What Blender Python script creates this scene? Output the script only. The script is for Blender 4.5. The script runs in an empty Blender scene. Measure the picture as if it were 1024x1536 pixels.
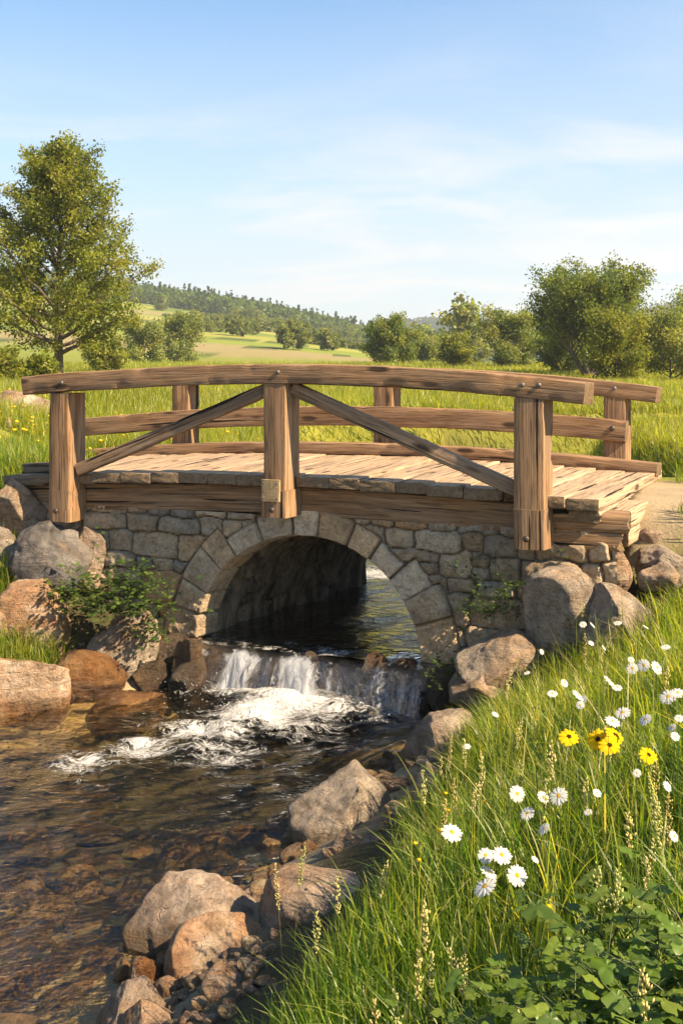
import bpy, bmesh, math, random
import numpy as np
from mathutils import Vector, Matrix

# ------------------------------------------------------------------ camera, sky, sun, exposure
scene = bpy.context.scene
COL = scene.collection
F = 1500.0                      # focal length in photo pixels (photo 1024 wide)
HZ = 558.0                      # horizon row in the photo
CAMZ = 3.0
cam_d = bpy.data.cameras.new("camera"); cam = bpy.data.objects.new("camera", cam_d); COL.objects.link(cam)
cam.location = (0, 0, CAMZ); cam.rotation_euler = (math.radians(90), 0, 0)
cam_d.sensor_fit = 'HORIZONTAL'; cam_d.sensor_width = 36; cam_d.lens = F / 1024 * 36
cam_d.shift_y = -(768 - HZ) / 1024
cam_d.clip_start = 0.05; cam_d.clip_end = 6000
scene.camera = cam

SUN_EL = math.radians(40); SUN_AZ = math.radians(117)      # azimuth clockwise from +Y (straight ahead)
S = Vector((math.sin(SUN_AZ) * math.cos(SUN_EL), math.cos(SUN_AZ) * math.cos(SUN_EL), math.sin(SUN_EL)))
sun_d = bpy.data.lights.new("sun", 'SUN'); sun = bpy.data.objects.new("sun", sun_d); COL.objects.link(sun)
sun_d.energy = 5.0; sun_d.angle = math.radians(0.5); sun_d.color = (1.0, 0.79, 0.53)
sun.rotation_euler = S.to_track_quat('Z', 'Y').to_euler()
sun.location = (30, 5, 30)

world = bpy.data.worlds.new("World"); scene.world = world; world.use_nodes = True
scene.view_settings.view_transform = 'Standard'; scene.view_settings.look = 'None'
scene.view_settings.gamma = 1; scene.view_settings.exposure = 1.64
scene.cycles.max_bounces = 8; scene.cycles.transparent_max_bounces = 24
scene.cycles.diffuse_bounces = 3; scene.cycles.glossy_bounces = 3; scene.cycles.transmission_bounces = 4
scene.cycles.volume_bounces = 1; scene.cycles.caustics_reflective = False; scene.cycles.caustics_refractive = False
scene.cycles.use_denoising = True
scene.cycles.sample_clamp_indirect = 4.0

# ------------------------------------------------------------------ node helpers
def N(nt, typ, ins=None, **props):
    n = nt.nodes.new(typ)
    for k, v in props.items(): setattr(n, k, v)
    for k, v in (ins or {}).items():
        s = n.inputs[k]
        if isinstance(v, bpy.types.NodeSocket): nt.links.new(v, s)
        else: s.default_value = v
    return n
def c4(c): return (c[0], c[1], c[2], 1.0)
def mixc(nt, f, a, b, blend='MIX'):
    n = N(nt, 'ShaderNodeMix', data_type='RGBA', blend_type=blend, clamp_factor=True)
    for i, v in ((0, f), (6, a), (7, b)):
        if isinstance(v, bpy.types.NodeSocket): nt.links.new(v, n.inputs[i])
        else: n.inputs[i].default_value = v if i == 0 else c4(v)
    return n.outputs[2]
def ramp(nt, fac, stops, interp='LINEAR'):
    n = N(nt, 'ShaderNodeValToRGB', {'Fac': fac}); r = n.color_ramp; r.interpolation = interp
    while len(r.elements) < len(stops): r.elements.new(0.5)
    for e, (p, c) in zip(r.elements, stops):
        e.position = p; e.color = c4(c) if not isinstance(c, (int, float)) else (c, c, c, 1)
    return n.outputs[0]
def math_(nt, op, a, b=0.0, clamp=False):
    return N(nt, 'ShaderNodeMath', {0: a, 1: b}, operation=op, use_clamp=clamp).outputs[0]
def noise(nt, vec, scale, detail=4, rough=0.55, dist=0.0):
    return N(nt, 'ShaderNodeTexNoise', {'Vector': vec, 'Scale': scale, 'Detail': detail, 'Roughness': rough, 'Distortion': dist})
def mapping(nt, vec, scale=(1, 1, 1), loc=(0, 0, 0), rot=(0, 0, 0)):
    return N(nt, 'ShaderNodeMapping', {'Vector': vec, 'Scale': scale, 'Location': loc, 'Rotation': rot}).outputs[0]
def bump(nt, h, strength, dist, normal=None):
    ins = {'Height': h, 'Strength': strength, 'Distance': dist}
    if normal is not None: ins['Normal'] = normal
    return N(nt, 'ShaderNodeBump', ins).outputs[0]
def new_mat(name):
    m = bpy.data.materials.new(name); m.use_nodes = True; m.node_tree.nodes.clear()
    return m, m.node_tree
def out(nt, surf=None, vol=None):
    o = N(nt, 'ShaderNodeOutputMaterial')
    if surf is not None: nt.links.new(surf, o.inputs['Surface'])
    if vol is not None: nt.links.new(vol, o.inputs['Volume'])
def pbsdf(nt, col, rough, normal=None, spec=0.3, **kw):
    ins = {'Base Color': col if isinstance(col, bpy.types.NodeSocket) else c4(col), 'Roughness': rough, 'Specular IOR Level': spec}
    if normal is not None: ins['Normal'] = normal
    ins.update(kw)
    return N(nt, 'ShaderNodeBsdfPrincipled', ins).outputs[0]
def attr(nt, name, kind='GEOMETRY'):
    return N(nt, 'ShaderNodeAttribute', attribute_name=name, attribute_type=kind)
def obj_co(nt): return N(nt, 'ShaderNodeTexCoord').outputs['Object']
def pos(nt): return N(nt, 'ShaderNodeNewGeometry').outputs['Position']
def orand(nt): return N(nt, 'ShaderNodeObjectInfo').outputs['Random']

# ------------------------------------------------------------------ world: Nishita sky with thin high cloud
wt = world.node_tree; wt.nodes.clear()
sky = N(wt, 'ShaderNodeTexSky', sky_type='NISHITA', sun_disc=False, sun_elevation=SUN_EL, sun_rotation=SUN_AZ,
        altitude=100, air_density=1.0, dust_density=0.3, ozone_density=1.6)
wdir = N(wt, 'ShaderNodeTexCoord').outputs['Generated']
sep = N(wt, 'ShaderNodeSeparateXYZ', {0: wdir})
zc = math_(wt, 'MAXIMUM', sep.outputs[2], 0.02)
den = math_(wt, 'ADD', zc, 0.12)
px_ = math_(wt, 'DIVIDE', sep.outputs[0], den); py_ = math_(wt, 'DIVIDE', sep.outputs[1], den)
plane = N(wt, 'ShaderNodeCombineXYZ', {0: px_, 1: py_}).outputs[0]
n1 = noise(wt, mapping(wt, plane, (0.9, 1.5, 1), (3.1, 1.7, 0), (0, 0, 0.16)), 1.0, 7, 0.6, 0.7).outputs['Fac']
n2 = noise(wt, mapping(wt, plane, (0.35, 0.5, 1), (1.3, 0.6, 0)), 1.0, 2, 0.5).outputs['Fac']
cl = math_(wt, 'MULTIPLY', ramp(wt, n1, [(0.45, 0.0), (0.62, 1.0)]), ramp(wt, n2, [(0.34, 0.0), (0.52, 1.0)]))
low = ramp(wt, sep.outputs[2], [(0.0, 1.0), (0.18, 0.75), (0.36, 0.0)])
cl = math_(wt, 'MULTIPLY', cl, low)
cl = math_(wt, 'MULTIPLY', cl, 0.85, True)
haze_f = ramp(wt, sep.outputs[2], [(0.0, 0.93), (0.10, 0.72), (0.22, 0.34), (0.38, 0.0)], 'EASE')
SKYW = (3.75, 3.8, 3.82)          # pale low air and sunlit cirrus in the units of the Nishita sky
skyc = mixc(wt, haze_f, mixc(wt, 1.0, sky.outputs[0], (0.66, 0.94, 1.05), 'MULTIPLY'), SKYW)
skyc = mixc(wt, cl, skyc, (4.75, 4.5, 4.35))
bg = N(wt, 'ShaderNodeBackground', {'Color': skyc, 'Strength': 0.072})
wo = N(wt, 'ShaderNodeOutputWorld'); wt.links.new(bg.outputs[0], wo.inputs[0])

# ------------------------------------------------------------------ numpy helpers
def sstep(a, b, x):
    t = np.clip((x - a) / (b - a), 0, 1); return t * t * (3 - 2 * t)
def smin(a, b, k=5.0):
    m = np.minimum(a, b); return m - np.log(np.exp(-k * (a - m)) + np.exp(-k * (b - m))) / k
def hash3(ix, iy, iz, seed):
    h = (ix.astype(np.int64) * 374761393 + iy.astype(np.int64) * 668265263 + iz.astype(np.int64) * 2147483647 + seed * 974634541) & 0xFFFFFFFF
    h = ((h ^ (h >> 13)) * 1274126177) & 0xFFFFFFFF
    h = ((h ^ (h >> 16)) * 2246822519) & 0xFFFFFFFF
    return ((h ^ (h >> 15)) & 0xFFFFFF) / float(0xFFFFFF)
def vnoise(p, seed=0):
    p = np.asarray(p, float); i = np.floor(p); f = p - i; f = f * f * f * (f * (f * 6 - 15) + 10); i = i.astype(np.int64)
    r = 0
    for dx in (0, 1):
        for dy in (0, 1):
            for dz in (0, 1):
                w = (f[..., 0] if dx else 1 - f[..., 0]) * (f[..., 1] if dy else 1 - f[..., 1]) * (f[..., 2] if dz else 1 - f[..., 2])
                r = r + w * hash3(i[..., 0] + dx, i[..., 1] + dy, i[..., 2] + dz, seed)
    return r * 2 - 1
def fbm(p, oct=4, seed=0, gain=0.5):
    p = np.asarray(p, float); a = 1.0; s = 0; r = 0
    for o in range(oct):
        r = r + a * vnoise(p * (2.03 ** o) + 17.3 * o, seed + o); s += a; a *= gain
    return r / s
def xy0(x, y): return np.stack([x, y, np.zeros_like(x)], -1)

def mesh_obj(name, V, Fc, mat, parent=None, smooth=True, attrs=None, loc=None, uniform=None):
    """V (n,3); Fc = int array (m,k) or list of tuples. World coordinates unless loc is given (then V is local)."""
    me = bpy.data.meshes.new(name)
    V = np.asarray(V, np.float32).reshape(-1, 3)
    if loc is None:
        o0 = np.array(parent.location if parent is not None else (0, 0, 0), np.float32)
        if parent is not None: V = V - o0
    if isinstance(Fc, np.ndarray) and Fc.ndim == 2:
        m, k = Fc.shape
        me.vertices.add(len(V)); me.vertices.foreach_set('co', V.ravel())
        me.loops.add(m * k); me.loops.foreach_set('vertex_index', Fc.astype(np.int32).ravel())
        me.polygons.add(m); me.polygons.foreach_set('loop_start', np.arange(0, m * k, k, dtype=np.int32))
        me.update(calc_edges=True)
    else:
        me.from_pydata([tuple(map(float, v)) for v in V], [], [tuple(map(int, f)) for f in Fc])
    for an, (typ, data) in (attrs or {}).items():
        a = me.attributes.new(an, typ, 'POINT'); data = np.asarray(data, np.float32)
        if typ == 'FLOAT_COLOR':
            if data.shape[1] == 3: data = np.concatenate([data, np.ones((len(data), 1), np.float32)], 1)
            a.data.foreach_set('color', data.ravel())
        elif typ == 'FLOAT_VECTOR': a.data.foreach_set('vector', data.ravel())
        else: a.data.foreach_set('value', data.ravel())
    if smooth: me.polygons.foreach_set('use_smooth', np.ones(len(me.polygons), bool))
    me.update(); me.validate()
    if mat is not None: me.materials.append(mat)
    o = bpy.data.objects.new(name, me); COL.objects.link(o)
    if parent is not None: o.parent = parent
    if loc is not None: o.location = loc
    return o
def tag(o, label=None, cat=None, group=None, kind=None):
    if label: o['label'] = label
    if cat: o['category'] = cat
    if group: o['group'] = group
    if kind: o['kind'] = kind
    return o
def thing(name, loc, label, cat, group=None):
    o = bpy.data.objects.new(name, None); o.empty_display_size = 0.1; COL.objects.link(o); o.location = loc
    return tag(o, label, cat, group)
def copy_tree(o, parent=None):
    c = o.copy(); COL.objects.link(c)
    if parent is not None: c.parent = parent
    for ch in list(o.children): copy_tree(ch, c)
    return c
def grid_faces(nr, nc, wrap=False):
    r = np.arange(nr - 1)[:, None]; cN = nc if wrap else nc - 1; c = np.arange(cN)[None, :]
    c2 = (c + 1) % nc
    return np.stack([r * nc + c, r * nc + c2, (r + 1) * nc + c2, (r + 1) * nc + c], -1).reshape(-1, 4)
def PT(px, py, Y):              # photo pixel at a known distance -> point in the place
    return np.array([(px - 512) / F * Y, Y, CAMZ - (py - HZ) / F * Y])

# ------------------------------------------------------------------ bridge frame and the lie of the land
MX, MY = -0.57, 9.53
BA = math.radians(19.9); BC, BS = math.cos(BA), math.sin(BA)
UC, AR, KT = 0.235, 1.14, 0.26           # arch centre, radius, skew of the tunnel
SPR = 0.316                              # springing height
WUP = 0.385                              # upper water level
def B(u, v, z):
    u, v, z = np.broadcast_arrays(np.asarray(u, float), np.asarray(v, float), np.asarray(z, float))
    return np.stack([MX + u * BC + v * BS, MY - u * BS + v * BC, z], -1)
def to_uv(x, y):
    dx = x - MX; dy = y - MY; return dx * BC - dy * BS, dx * BS + dy * BC
XS_Y = np.array([-2, 2, 3, 4.6, 5.6, 6.7, 7.5, 8.3, 9.0, 9.6]); XS_X = np.array([-3.2, -2.0, -1.6, -1.02, -0.7, -0.3, 0.12, 0.55, 0.85, 1.1])
XL_Y = np.array([-2, 4, 6, 8, 8.9, 9.3, 9.6, 9.9, 10.2]); XL_X = np.array([-6.5, -5.6, -5.0, -4.0, -3.1, -2.4, -1.8, -1.2, -0.9])
RIDX = np.array([-2600, -420, -260, -153, -85, -34, 10, 32, 60, 140, 400, 2600.]); RIDZ = np.array([40, 46, 46, 41, 33, 25, 14, 6, 2, 2, 6, 30.])
FARX = np.array([-2600, -200, 60, 110, 190, 300, 420, 620, 2600.]); FARZ = np.array([20, 22, 40, 46, 46, 52, 66, 70, 60.])
def chan_u(v):
    return UC + KT * np.minimum(v, 3.2) - 0.30 * np.clip(v - 3.2, 0, 8.0) + 2.0 * np.maximum(v - 11.2, 0)
def chan_w(v):
    return 1.2 + 0.8 * sstep(3.1, 3.9, v) + 1.3 * sstep(10.7, 12.2, v)
def hgt(x, y):
    x = np.asarray(x, float); y = np.asarray(y, float)
    u, v = to_uv(x, y)
    land = 1.80 + 0.028 * np.clip(y - 14, 0, 50) + 0.45 * sstep(-3.6, -5.2, x) * sstep(11.5, 14.5, y) * sstep(40, 20, y)
    land = land + 0.07 * fbm(xy0(x * 0.35, y * 0.35), 3, 5) + 0.010 * np.clip(y - 64, 0, 60)
    t = np.clip((y - 95) / 370, 0, 1)
    r1 = np.interp(x * 455 / np.maximum(y, 120), RIDX, RIDZ)
    land = land + r1 * (t ** 1.0) * (1 - 0.5 * sstep(470, 800, y))
    t2 = sstep(520, 1200, y)
    land = land + np.interp(x * 1200 / np.maximum(y, 300), FARX, FARZ) * t2 + 5 * t2 * fbm(xy0(x / 60, y / 60), 3, 8)
    # right bank and left bank before the bridge
    xs = np.interp(y, XS_Y, XS_X) + 0.06 * fbm(xy0(x * 0 + 3, y * 2.2), 2, 11)
    xl = np.interp(y, XL_Y, XL_X) + 0.06 * fbm(xy0(x * 0 + 9, y * 2.2), 2, 12)
    dr = (x - xs) * 0.88 - 0.22 * sstep(5.4, 6.6, y) * sstep(9.2, 8.4, y); dl = (xl - x) * 0.8
    slope = 0.56 - 0.10 * sstep(3.5, 6.0, y) + 0.16 * sstep(7.4, 8.8, y)
    zr = smin(slope * np.maximum(dr, 0), np.full_like(x, 1.85), 5) - 0.0
    zl = smin(0.52 * np.maximum(dl, 0) * np.where(y < 8.5, 1.6, 1.0), np.full_like(x, 1.9), 5)
    ins = np.minimum(-dr, -dl)
    deep = 0.07 + 0.39 * sstep(4.7, 7.4, y)
    bed = -deep * sstep(0, 1.1, ins) - 0.02 + 0.035 * fbm(xy0(x * 2.1, y * 2.1), 3, 21) * sstep(0, .3, ins)
    front = np.where(dr > 0, zr, np.where(dl > 0, zl, bed))
    front = front + 0.05 * fbm(xy0(x * 1.3, y * 1.3), 3, 31) * sstep(0.1, 0.6, np.maximum(dr, dl))
    # behind the near face: channel under the bridge and on through the meadow
    dc = np.abs(u - chan_u(v)) - chan_w(v) + 60 * (v > 20)
    bank = np.minimum(land, 0.1 + 1.3 * np.maximum(dc, 0))
    bank = np.where(v < 3.0, np.where(np.abs(u) < 3.1, np.minimum(1.45, land), land), bank)
    back = np.where(dc < 0, 0.06, bank)
    back = np.where(y > 60, land, back)
    wch = sstep(-0.10, 0.10, v)
    wen = np.where(u > 0, sstep(0.15, 1.0, v), sstep(-0.30, 0.5, v))
    wwl = sstep(0.22, 0.42, v)
    w = np.where(dc < 0, wch, np.where(np.abs(u) < 3.0, wwl, wen))
    return front * (1 - w) + back * w

# ------------------------------------------------------------------ materials
def wood_mat(name, dark, mid, light, grey=0.35, rough=0.8):
    m, nt = new_mat(name)
    ga = attr(nt, 'gc'); gc = ga.outputs['Vector']; endm = ga.outputs['Alpha']
    warp = noise(nt, mapping(nt, gc, (1.1, 3, 3)), 1.0, 3, 0.5)
    wv = N(nt, 'ShaderNodeVectorMath', {0: warp.outputs['Color'], 1: (0.5, 0.5, 0.5)}, operation='SUBTRACT').outputs[0]
    wv = N(nt, 'ShaderNodeVectorMath', {0: wv, 1: (0.02, 0.035, 0.035)}, operation='MULTIPLY').outputs[0]
    g2 = N(nt, 'ShaderNodeVectorMath', {0: gc, 1: wv}, operation='ADD').outputs[0]
    fib = noise(nt, mapping(nt, g2, (2.0, 64, 64)), 1.0, 4, 0.7).outputs['Fac']
    band = noise(nt, mapping(nt, g2, (0.8, 20, 20)), 1.0, 5, 0.62).outputs['Fac']
    blot = noise(nt, mapping(nt, gc, (1.6, 4, 4)), 1.0, 5, 0.6).outputs['Fac']
    base = ramp(nt, band, [(0.27, dark), (0.5, mid), (0.76, light)])
    base = mixc(nt, ramp(nt, fib, [(0.36, 0.85), (0.50, 0.0)]), base, tuple(0.36 * c for c in dark))
    gry = (0.20, 0.165, 0.13)
    base = mixc(nt, math_(nt, 'MULTIPLY', ramp(nt, blot, [(0.42, 0.0), (0.68, 1.0)]), grey), base, gry)
    base = mixc(nt, math_(nt, 'MULTIPLY', ramp(nt, blot, [(0.2, 1.0), (0.4, 0.0)]), 0.55), base, tuple(0.35 * c for c in dark))
    # drying cracks along the grain
    cr = noise(nt, mapping(nt, g2, (0.5, 22, 22), (7, 3, 1)), 1.0, 2, 0.45).outputs['Fac']
    crk = ramp(nt, cr, [(0.31, 1.0), (0.335, 0.0)])
    crk = math_(nt, 'MULTIPLY', crk, math_(nt, 'SUBTRACT', 1.0, endm))
    base = mixc(nt, crk, base, (0.012, 0.008, 0.006))
    # knots
    vo = N(nt, 'ShaderNodeTexVoronoi', {'Vector': mapping(nt, g2, (1.6, 5.5, 5.5), (2, 5, 3)), 'Scale': 1.0, 'Randomness': 1.0}, feature='F1')
    kn = ramp(nt, vo.outputs['Distance'], [(0.12, 1.0), (0.21, 0.0)])
    base = mixc(nt, math_(nt, 'MULTIPLY', kn, math_(nt, 'SUBTRACT', 0.9, endm, True)), base, (0.035, 0.02, 0.012))
    # weathered end grain, checked and a little mossy
    er = noise(nt, mapping(nt, gc, (1, 34, 34)), 1.0, 5, 0.7).outputs['Fac']
    ec = ramp(nt, er, [(0.32, (0.04, 0.030, 0.018)), (0.55, (0.135, 0.092, 0.048)), (0.75, (0.24, 0.165, 0.085))])
    base = mixc(nt, math_(nt, 'MULTIPLY', endm, 0.72), base, ec)
    h = math_(nt, 'ADD', math_(nt, 'MULTIPLY', fib, 0.5), math_(nt, 'MULTIPLY', band, 0.6))
    h = math_(nt, 'SUBTRACT', h, math_(nt, 'MULTIPLY', crk, 1.2))
    nrm = bump(nt, h, 0.9, 0.022)
    out(nt, pbsdf(nt, base, rough, nrm, 0.25)); return m
M = {}
M['wood'] = wood_mat('weathered_timber', (0.135, 0.072, 0.034), (0.285, 0.162, 0.078), (0.42, 0.265, 0.135), 0.30)
M['plank'] = wood_mat('deck_plank', (0.20, 0.13, 0.075), (0.42, 0.29, 0.175), (0.56, 0.41, 0.265), 0.4)
M['plank_end'] = wood_mat('mossy_plank', (0.08, 0.06, 0.035), (0.15, 0.115, 0.07), (0.23, 0.18, 0.12), 0.6)
M['brace'] = wood_mat('brace_timber', (0.11, 0.065, 0.034), (0.29, 0.18, 0.10), (0.45, 0.30, 0.18), 0.5)

m, nt = new_mat('iron'); P = obj_co(nt)
nz = noise(nt, P, 60, 4).outputs['Fac']
out(nt, pbsdf(nt, mixc(nt, nz, (0.03, 0.025, 0.022), (0.16, 0.11, 0.08)), 0.5, bump(nt, nz, 0.4, 0.003), 0.5, Metallic=0.6)); M['iron'] = m
m, nt = new_mat('grey_iron'); P = obj_co(nt)
nz = noise(nt, P, 60, 4).outputs['Fac']
out(nt, pbsdf(nt, mixc(nt, nz, (0.10, 0.09, 0.085), (0.26, 0.24, 0.22)), 0.5, bump(nt, nz, 0.4, 0.003), 0.5, Metallic=0.5)); M['bolt'] = m
m, nt = new_mat('ochre_plate'); P = obj_co(nt)
nz = noise(nt, P, 14, 5).outputs['Fac']
out(nt, pbsdf(nt, ramp(nt, nz, [(0.3, (0.17, 0.11, 0.05)), (0.6, (0.36, 0.26, 0.13))]), 0.65, bump(nt, noise(nt, P, 60, 4).outputs['Fac'], 0.5, 0.006))); M['plate'] = m

def stone_mat(name, use_col, c1=None, c2=None, c3=None, wet=False, spec=0.25, streak=False):
    m, nt = new_mat(name); P = obj_co(nt)
    if use_col: base = attr(nt, 'col').outputs['Color']; WP = P
    else:
        WP = pos(nt)
        rv = N(nt, 'ShaderNodeCombineXYZ', {0: math_(nt, 'MULTIPLY', orand(nt), 37.0), 1: math_(nt, 'MULTIPLY', orand(nt), 11.0), 2: 0.0}).outputs[0]
        P = N(nt, 'ShaderNodeVectorMath', {0: P, 1: rv}, operation='ADD').outputs[0]
        big = noise(nt, P, 2.6, 6, 0.62, 0.8).outputs['Fac']
        base = ramp(nt, big, [(0.36, c1), (0.50, c2), (0.62, c3)])
        bg2 = noise(nt, P, 1.1, 5, 0.7, 1.2).outputs['Fac']
        base = mixc(nt, ramp(nt, bg2, [(0.48, 0.0), (0.60, 0.65)]), base, mixc(nt, 1.0, c2, (1.12, 0.86, 0.62), 'MULTIPLY'))
    mid = noise(nt, P, 11, 9, 0.74, 0.3).outputs['Fac']
    fine = noise(nt, P, 36, 6, 0.75).outputs['Fac']
    base = mixc(nt, ramp(nt, mid, [(0.34, 0.75), (0.52, 0.0)]), base, mixc(nt, 1.0, base, (0.38, 0.33, 0.28), 'MULTIPLY'))
    base = mixc(nt, ramp(nt, mid, [(0.52, 0.0), (0.72, 0.55)]), base, mixc(nt, 1.0, base, (1.45, 1.38, 1.28), 'MULTIPLY'))
    base = mixc(nt, ramp(nt, fine, [(0.30, 0.6), (0.48, 0.0)]), base, (0.05, 0.042, 0.036))
    li = noise(nt, P, 5.0, 7, 0.75).outputs['Fac']
    base = mixc(nt, math_(nt, 'MULTIPLY', ramp(nt, li, [(0.60, 0.0), (0.66, 1.0)]), 0.42), base, (0.40, 0.27, 0.12))
    li2 = noise(nt, mapping(nt, P, (1, 1, 1), (9, 2, 5)), 6.0, 7, 0.75).outputs['Fac']
    base = mixc(nt, math_(nt, 'MULTIPLY', ramp(nt, li2, [(0.62, 0.0), (0.68, 1.0)]), 0.45), base, (0.38, 0.37, 0.33))
    # fracture lines
    dw = N(nt, 'ShaderNodeVectorMath', {0: P, 1: N(nt, 'ShaderNodeVectorMath', {0: noise(nt, P, 3.0, 4).outputs['Color'], 1: (0.5, 0.5, 0.5)}, operation='MULTIPLY').outputs[0]}, operation='ADD').outputs[0]
    vo = N(nt, 'ShaderNodeTexVoronoi', {'Vector': mapping(nt, dw, (1, 1, 1.7)), 'Scale': 3.6}, feature='DISTANCE_TO_EDGE')
    crk = ramp(nt, vo.outputs['Distance'], [(0.0, 1.0), (0.02, 0.0)])
    crk = math_(nt, 'MULTIPLY', crk, ramp(nt, mid, [(0.5, 0.0), (0.62, 0.55)]))
    base = mixc(nt, crk, base, (0.03, 0.025, 0.02))
    rough = 0.82
    if streak:
        st = noise(nt, mapping(nt, P, (9, 9, 0.9)), 1.0, 5, 0.6).outputs['Fac']
        base = mixc(nt, ramp(nt, st, [(0.38, 0.8), (0.56, 0.0)]), base, (0.035, 0.028, 0.019))
    sx = N(nt, 'ShaderNodeSeparateXYZ', {0: pos(nt)})
    wn = math_(nt, 'MULTIPLY', noise(nt, pos(nt), 4.0, 4).outputs['Fac'], 0.16)
    wl = math_(nt, 'SUBTRACT', sx.outputs[2], wn)
    wetf = ramp(nt, wl, [(0.0, 1.0), (0.055, 0.0)]) if not wet else None    # damp tide mark just above the water
    if wet:
        base = mixc(nt, 1.0, base, (0.42, 0.36, 0.30), 'MULTIPLY'); rough = 0.28; spec = 0.5
    else:
        base = mixc(nt, math_(nt, 'MULTIPLY', wetf, 0.9), base, mixc(nt, 1.0, base, (0.58, 0.52, 0.43), 'MULTIPLY'))
        rough = math_(nt, 'SUBTRACT', 0.82, math_(nt, 'MULTIPLY', wetf, 0.5))
    strata = noise(nt, mapping(nt, P, (1.3, 1.3, 8.0), (0, 0, 0), (0.55, 0.35, 0)), 1.0, 6, 0.65, 0.5).outputs['Fac']
    if not use_col: base = mixc(nt, ramp(nt, strata, [(0.36, 0.55), (0.46, 0.0)]), base, mixc(nt, 1.0, base, (0.45, 0.40, 0.35), 'MULTIPLY'))
    h = math_(nt, 'ADD', math_(nt, 'MULTIPLY', mid, 1.0), math_(nt, 'MULTIPLY', fine, 0.35))
    if not use_col: h = math_(nt, 'ADD', h, math_(nt, 'MULTIPLY', strata, 1.1))
    h = math_(nt, 'SUBTRACT', h, math_(nt, 'MULTIPLY', crk, 0.5))
    out(nt, pbsdf(nt, base, rough, bump(nt, h, 1.0, 0.065), spec)); return m
M['masonry'] = stone_mat('masonry', True)
M['vault'] = stone_mat('vault_stone', True, streak=True)
M['r_grey'] = stone_mat('grey_rock', False, (0.195, 0.160, 0.125), (0.335, 0.275, 0.21), (0.475, 0.385, 0.285))
M['r_dark'] = stone_mat('slate_rock', False, (0.065, 0.063, 0.064), (0.125, 0.118, 0.115), (0.25, 0.225, 0.20))
M['r_tan'] = stone_mat('tan_rock', False, (0.24, 0.18, 0.13), (0.37, 0.28, 0.205), (0.50, 0.395, 0.295))
M['r_orange'] = stone_mat('ochre_rock', False, (0.21, 0.145, 0.095), (0.40, 0.27, 0.17), (0.50, 0.39, 0.285))
M['r_wet'] = stone_mat('wet_rock', False, (0.10, 0.08, 0.06), (0.20, 0.155, 0.11), (0.32, 0.23, 0.14), wet=True)
M['r_amber'] = stone_mat('wet_ochre_rock', False, (0.25, 0.13, 0.05), (0.46, 0.26, 0.10), (0.60, 0.38, 0.17), wet=True)
M['r_bed'] = stone_mat('stream_stone', False, (0.26, 0.19, 0.11), (0.46, 0.34, 0.20), (0.60, 0.48, 0.33))

# ground: colour by kind of soil (attribute), grain by noise
m, nt = new_mat('ground_soil'); P = pos(nt)
gcol = attr(nt, 'col').outputs['Color']
a1 = noise(nt, P, 3.0, 6, 0.65).outputs['Fac']; a2 = noise(nt, P, 28, 5, 0.7).outputs['Fac']; a3 = noise(nt, P, 0.05, 5, 0.6).outputs['Fac']
b_ = mixc(nt, ramp(nt, a1, [(0.3, 0.5), (0.55, 0.0)]), gcol, mixc(nt, 1.0, gcol, (0.55, 0.55, 0.5), 'MULTIPLY'))
b_ = mixc(nt, ramp(nt, a2, [(0.5, 0.0), (0.75, 0.5)]), b_, mixc(nt, 1.0, gcol, (1.4, 1.35, 1.25), 'MULTIPLY'))
b_ = mixc(nt, ramp(nt, a3, [(0.38, 0.35), (0.6, 0.0)]), b_, mixc(nt, 1.0, gcol, (0.75, 0.85, 0.7), 'MULTIPLY'))
out(nt, pbsdf(nt, b_, 0.95, bump(nt, a2, 0.6, 0.03), 0.1)); M['ground'] = m

def leaf_mat(name, trans=0.4, gloss=0.06, rough=0.45, tr_tint=(1.25, 1.2, 0.45)):
    m, nt = new_mat(name)
    col = attr(nt, 'col').outputs['Color']
    d = N(nt, 'ShaderNodeBsdfDiffuse', {'Color': col}).outputs[0]
    tcol = mixc(nt, 1.0, col, tr_tint, 'MULTIPLY')
    t = N(nt, 'ShaderNodeBsdfTranslucent', {'Color': tcol}).outputs[0]
    s = N(nt, 'ShaderNodeMixShader', {0: trans, 1: d, 2: t}).outputs[0]
    g = N(nt, 'ShaderNodeBsdfGlossy', {'Color': (1, 1, 1, 1), 'Roughness': rough}).outputs[0]
    s = N(nt, 'ShaderNodeMixShader', {0: gloss, 1: s, 2: g}).outputs[0]
    out(nt, s); return m
M['leaf'] = leaf_mat('tree_leaf', 0.52, 0.012, 0.5, (1.35, 1.35, .5))
M['grass'] = leaf_mat('grass_blade', 0.60, 0.018, 0.4, (1.9, 1.8, 0.40))
M['herb'] = leaf_mat('herb_leaf', 0.45, 0.03, 0.4, (1.6, 1.5, .4))
M['petal'] = leaf_mat('petal', 0.35, 0.0, 0.5, (1, 1, 1))
M['straw'] = leaf_mat('straw', 0.40, 0.03, 0.5, (1.2, 1.1, 0.8))
m, nt = new_mat('bark'); P = obj_co(nt)
nb = noise(nt, mapping(nt, P, (6, 6, 1.4)), 1.0, 6, 0.7).outputs['Fac']
out(nt, pbsdf(nt, ramp(nt, nb, [(0.3, (0.03, 0.022, 0.016)), (0.7, (0.13, 0.10, 0.075))]), 0.9, bump(nt, nb, 0.8, 0.05))); M['bark'] = m

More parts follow.
